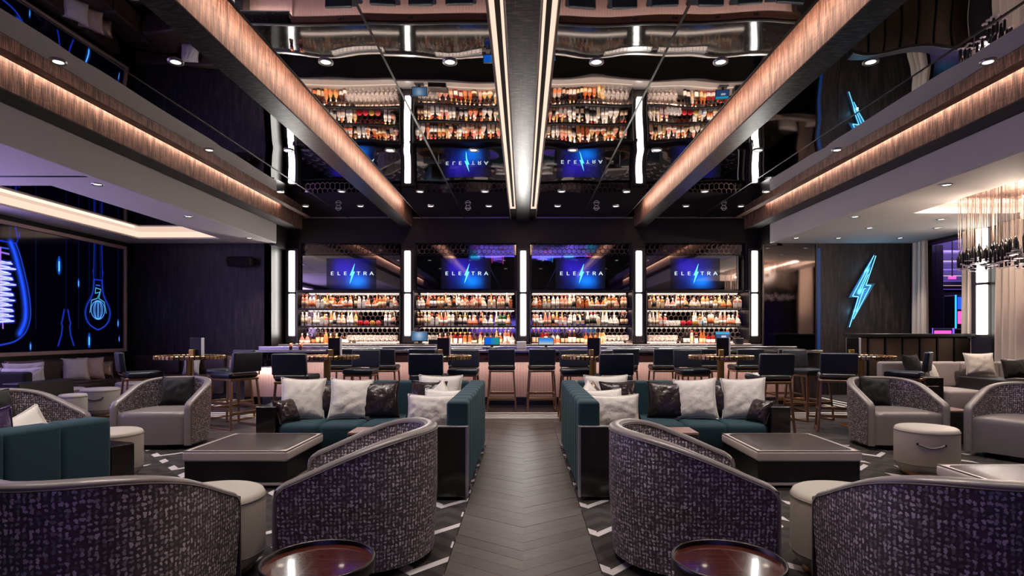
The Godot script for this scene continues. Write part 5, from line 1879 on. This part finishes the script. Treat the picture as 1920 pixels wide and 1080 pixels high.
# ---------------------------------------------------------------- grey sofa, partition, chandelier
func right_corner() -> void:
	var t := thing("partition", "low partition of bronze metal panels with a black ledge", "partition", Vector3(0, 0, -10.05))
	hard("ledge", Vector3(5.55, 1.16, -0.1), Vector3(7.7, 1.215, 0.12), 0.006, M.black, t)
	hard("frame", Vector3(5.6, 0.0, -0.08), Vector3(7.68, 1.16, 0.0), 0.0, M.black, t)
	for k in 7:
		hard("metal_panel", Vector3(5.62 + 0.295 * k, 0.1, 0.0), Vector3(5.62 + 0.295 * (k + 1) - 0.035, 1.14, 0.02), 0.006, M.brushed_bronze, t)
	for k in 8:
		hard("upright", Vector3(5.595 + 0.295 * k, 0.0, 0.0), Vector3(5.612 + 0.295 * k, 1.16, 0.035), 0.002, M.dark_steel, t)
	t = thing("grey_sofa", "grey cloth sofa with black box arms in front of the bronze partition", "sofa", Vector3(0, 0, -8.6))
	hard("arm", Vector3(5.32, 0, -0.05), Vector3(5.74, 0.62, 0.6), 0.01, M.black, t)
	hard("arm", Vector3(6.3, 0, 0.1), Vector3(6.8, 0.6, 1.0), 0.01, M.black, t)
	hard("arm_inset", Vector3(5.42, 0.12, 0.595), Vector3(5.66, 0.5, 0.608), 0.003, M.brushed_bronze, t)
	hard("arm_inset", Vector3(6.4, 0.12, 0.995), Vector3(6.72, 0.48, 1.008), 0.003, M.brushed_bronze, t)
	hard("plinth", Vector3(5.3, 0, -0.1), Vector3(7.6, 0.16, 0.6), 0.0, M.black, t)
	for k in 4:
		soft("back_cushion", Vector3(5.3 + 0.58 * k, 0.42, -0.22), Vector3(5.3 + 0.58 * (k + 1) - 0.01, 0.8, -0.05), 0.04, M.grey_cloth, t)
	soft("seat_cushion", Vector3(5.75, 0.17, -0.05), Vector3(6.29, 0.44, 0.66), 0.04, M.grey_cloth, t)
	soft("seat_cushion", Vector3(6.81, 0.17, -0.05), Vector3(7.6, 0.44, 0.66), 0.04, M.grey_cloth, t)
	pillow("black velvet cushion leaning on the box arm of the grey sofa", Vector3(5.62, 0.625, -8.42), 0.35, 0.3, 0.3, "black_velvet")
	pillow("ivory fringed cushion on the seat of the grey sofa", Vector3(5.9, 0.445, -8.38), 0.9, 0.3, 0.4, "ivory_cloth")
	pillow("wide ivory cushion behind the second box arm of the grey sofa", Vector3(6.6, 0.62, -8.45), 0.05, 0.2, 0.32, "ivory_cloth", 0.0, 1.4)
	pillow("black cushion in front of the wide ivory one on the grey sofa", Vector3(6.72, 0.605, -8.0), 0.0, 0.25, 0.26, "black_velvet", 0.0, 1.2)
	pillow("ivory cushion at the curtain end of the grey sofa", Vector3(7.2, 0.445, -8.4), -0.1, 0.25, 0.42, "ivory_cloth")
	# chandelier: rods on long beaded strings, in rings under the tray
	t = thing("chandelier", "large chandelier of long strings ending in black and clear rods", "chandelier", Vector3(6.48, 0, -7.55))
	hard("canopy", Vector3(-0.5, 3.15, -0.9), Vector3(0.5, 3.19, 0.9), 0.005, M.beam_cloth, t)
	var r := RandomNumberGenerator.new()
	r.seed = 5
	var strings := begin()
	var tips := []
	var rods := []
	for i in 250:
		var a := r.randf() * TAU
		var rad := sqrt(r.randf_range(0.1, 1.0))
		var x := cos(a) * rad * 0.6
		var z := sin(a) * rad * 0.95
		var low := 2.28 + 0.2 * (1.0 - rad) + r.randf_range(-0.05, 0.05)
		bar(strings, Vector3(x, low, z), Vector3(x, 3.16, z), 0.0028, 0.0028, 0.0)
		rods.append([x, low, z])
	part("bead_string", strings, mat("bead_silver", rgb8(92, 77, 68), 0.4, 0.5), t).set_meta("kind", "stuff")
	var rod := begin(true)
	lathe(rod, [Vector2(0, -0.14), Vector2(0.014, -0.13), Vector2(0.017, -0.01), Vector2(0.004, 0.04), Vector2(0, 0.04)], 8)
	var rod_mesh := done(rod)
	var lamp := OmniLight3D.new()
	lamp.name = "chandelier_lamp"
	lamp.position = Vector3(0, 2.75, 0)
	lamp.light_color = Color(1.0, 0.9, 0.82)
	lamp.light_energy = 4.2
	lamp.light_size = 0.06
	lamp.omni_range = 30.0
	lamp.omni_attenuation = 2.0
	lamp.shadow_enabled = true
	t.add_child(lamp)
	var globe := begin(true)
	lathe(globe, [Vector2(0, 2.68), Vector2(0.05, 2.7), Vector2(0.07, 2.75), Vector2(0.05, 2.8), Vector2(0, 2.82)], 14)
	part("lamp_globe", globe, M.led_warm, t)
	var disc := begin()
	lathe(disc, [Vector2(0, -0.152), Vector2(0.034, -0.15), Vector2(0.034, -0.142), Vector2(0, -0.14)], 12)
	var disc_mesh := done(disc)
	mat("crystal", rgb8(232, 224, 244), 0.15, 0.1)
	for q in rods:
		var o := part("rod", rod_mesh, M.black, t, Vector3(q[0], q[1], q[2]))
		part("crystal_disc", disc_mesh, M.crystal, o)

# ---------------------------------------------------------------- the casino beyond the colonnade, and behind the seats
func beyond() -> void:
	var looks := [["pink", Color(1.0, 0.35, 0.75)], ["cyan", Color(0.2, 0.75, 1.0)], ["violet", Color(0.55, 0.35, 1.0)], ["blue", Color(0.15, 0.35, 1.0)]]
	for l in looks:
		glow("slot_" + l[0], l[1], 1.4)
	var c := setting("ceiling_casino", "purple lit coffered ceiling of the casino hall beyond the curtains")
	mat("violet_plaster", rgb8(150, 140, 168), 0.8)
	mat("violet_dark", rgb8(92, 82, 118), 0.8)
	var st := begin()
	box(st, Vector3(8.05, 3.9, -36), Vector3(30, 4.1, 9.3))
	part("slab", st, M.violet_plaster, c)
	for k in 9:
		var z := -12.5 - 2.6 * k
		st = begin()
		box(st, Vector3(8.05, 3.72, z), Vector3(30, 3.92, z + 0.4), 0.02)
		part("coffer_beam", st, M.violet_dark, c)
		st = begin()
		box(st, Vector3(8.05, 3.705, z + 0.05), Vector3(30, 3.719, z + 0.1))
		part("led_line", st, M.led_peach if k % 2 else M.slot_violet, c)
		area("coffer_light", Vector3(15.0, 3.3, z - 1.1), Vector3(0, 1, 0), Vector2(12.0, 0.5), Color(0.78, 0.7, 1.0), 26.0, Vector3.RIGHT)
	var w := setting("wall_casino", "dark far walls of the casino hall")
	st = begin()
	box(st, Vector3(-8.2, 0, -36.3), Vector3(30.3, 4.1, -36))
	box(st, Vector3(30, 0, -36), Vector3(30.3, 4.1, 9.3))
	box(st, Vector3(8.06, 0, -36), Vector3(8.2, 4.1, -12.0))
	part("wall_body", st, M.dark_panel, w)
	st = begin()
	box(st, Vector3(9.5, 0.0, -19.3), Vector3(16.5, 2.55, -19.0))
	part("ribbed_screen", st, M.black, w)
	for k in 24:
		st = begin()
		box(st, Vector3(9.6 + 0.28 * k, 0.0, -19.0), Vector3(9.68 + 0.28 * k, 2.0, -18.94))
		part("slat", st, M.column_metal, w)
	hard("pillar", Vector3(10.62, 0, -15.3), Vector3(10.82, 3.5, -15.1), 0.01, M.column_metal, w)
	var where := [[10.35, -14.6, 0.2, 0, 1.35, "slot machine with a pink rim beyond the partition"], [11.9, -15.6, 0.2, 1, 1.35, "slot machine with a cyan screen beyond the partition"], [13.0, -17.4, 0.2, 3, 2.35, "tall slot machine with a blue picture in the casino hall"], [10.2, -10.2, -0.6, 2, 1.9, "slot machine with a violet screen past the dark pillar"], [10.6, -9.0, -0.8, 3, 2.1, "tall slot machine with a blue screen past the ivory curtain"],
		[-2.6, 7.6, PI, 1, 2.0, "slot machine with a cyan screen by the rear wall on the bulb screen side"], [-1.4, 7.6, PI, 2, 2.2, "slot machine with a violet screen by the rear wall"], [1.3, 7.6, PI, 3, 2.2, "slot machine with a blue screen by the rear wall"], [2.5, 7.6, PI, 1, 2.0, "slot machine with a cyan screen by the rear wall on the neon bolt side"], [3.7, 7.6, PI, 0, 2.0, "slot machine with a pink screen by the rear wall"]]
	for m in where:
		var t := thing("slot_machine", m[5], "slot machine", Vector3(m[0], 0, m[1]), m[2])
		var h: float = m[4]
		hard("cabinet", Vector3(-0.32, 0, -0.3), Vector3(0.32, h, 0.1), 0.03, M.plastic_black, t)
		hard("button_deck", Vector3(-0.32, 0.7, 0.1), Vector3(0.32, 0.8, 0.35), 0.02, M.plastic_black, t)
		var col: String = looks[m[3]][0]
		hard("screen", Vector3(-0.25, h - 0.42, 0.1), Vector3(0.25, h - 0.06, 0.108), 0.0, M["slot_" + col], t)
		hard("lower_screen", Vector3(-0.25, h - 0.85, 0.1), Vector3(0.25, h - 0.48, 0.108), 0.0, M["slot_" + looks[(m[3] + 1) % 4][0]], t)
		hard("light_rim", Vector3(-0.33, 0.85, 0.08), Vector3(-0.3, h, 0.12), 0.004, M["slot_" + looks[(m[3] + 2) % 4][0]], t)
		hard("light_rim", Vector3(0.3, 0.85, 0.08), Vector3(0.33, h, 0.12), 0.004, M["slot_" + looks[(m[3] + 2) % 4][0]], t)
	area("slot_glow", Vector3(0.5, 1.6, 7.4), Vector3(0, 0, -1), Vector2(6.0, 0.6), Color(0.45, 0.4, 1.0), 4.0)
	var ex := thing("exit_sign", "small pink lit exit sign hanging in the casino hall", "sign", Vector3(11.7, 2.66, -16.0))
	hard("sign_face", Vector3(-0.1, 0.04, -0.02), Vector3(0.1, 0.12, 0.02), 0.004, M.slot_pink, ex)
	hard("hanger", Vector3(-0.01, 0.12, -0.01), Vector3(0.01, 1.2, 0.01), 0.0, M.plastic_black, ex)
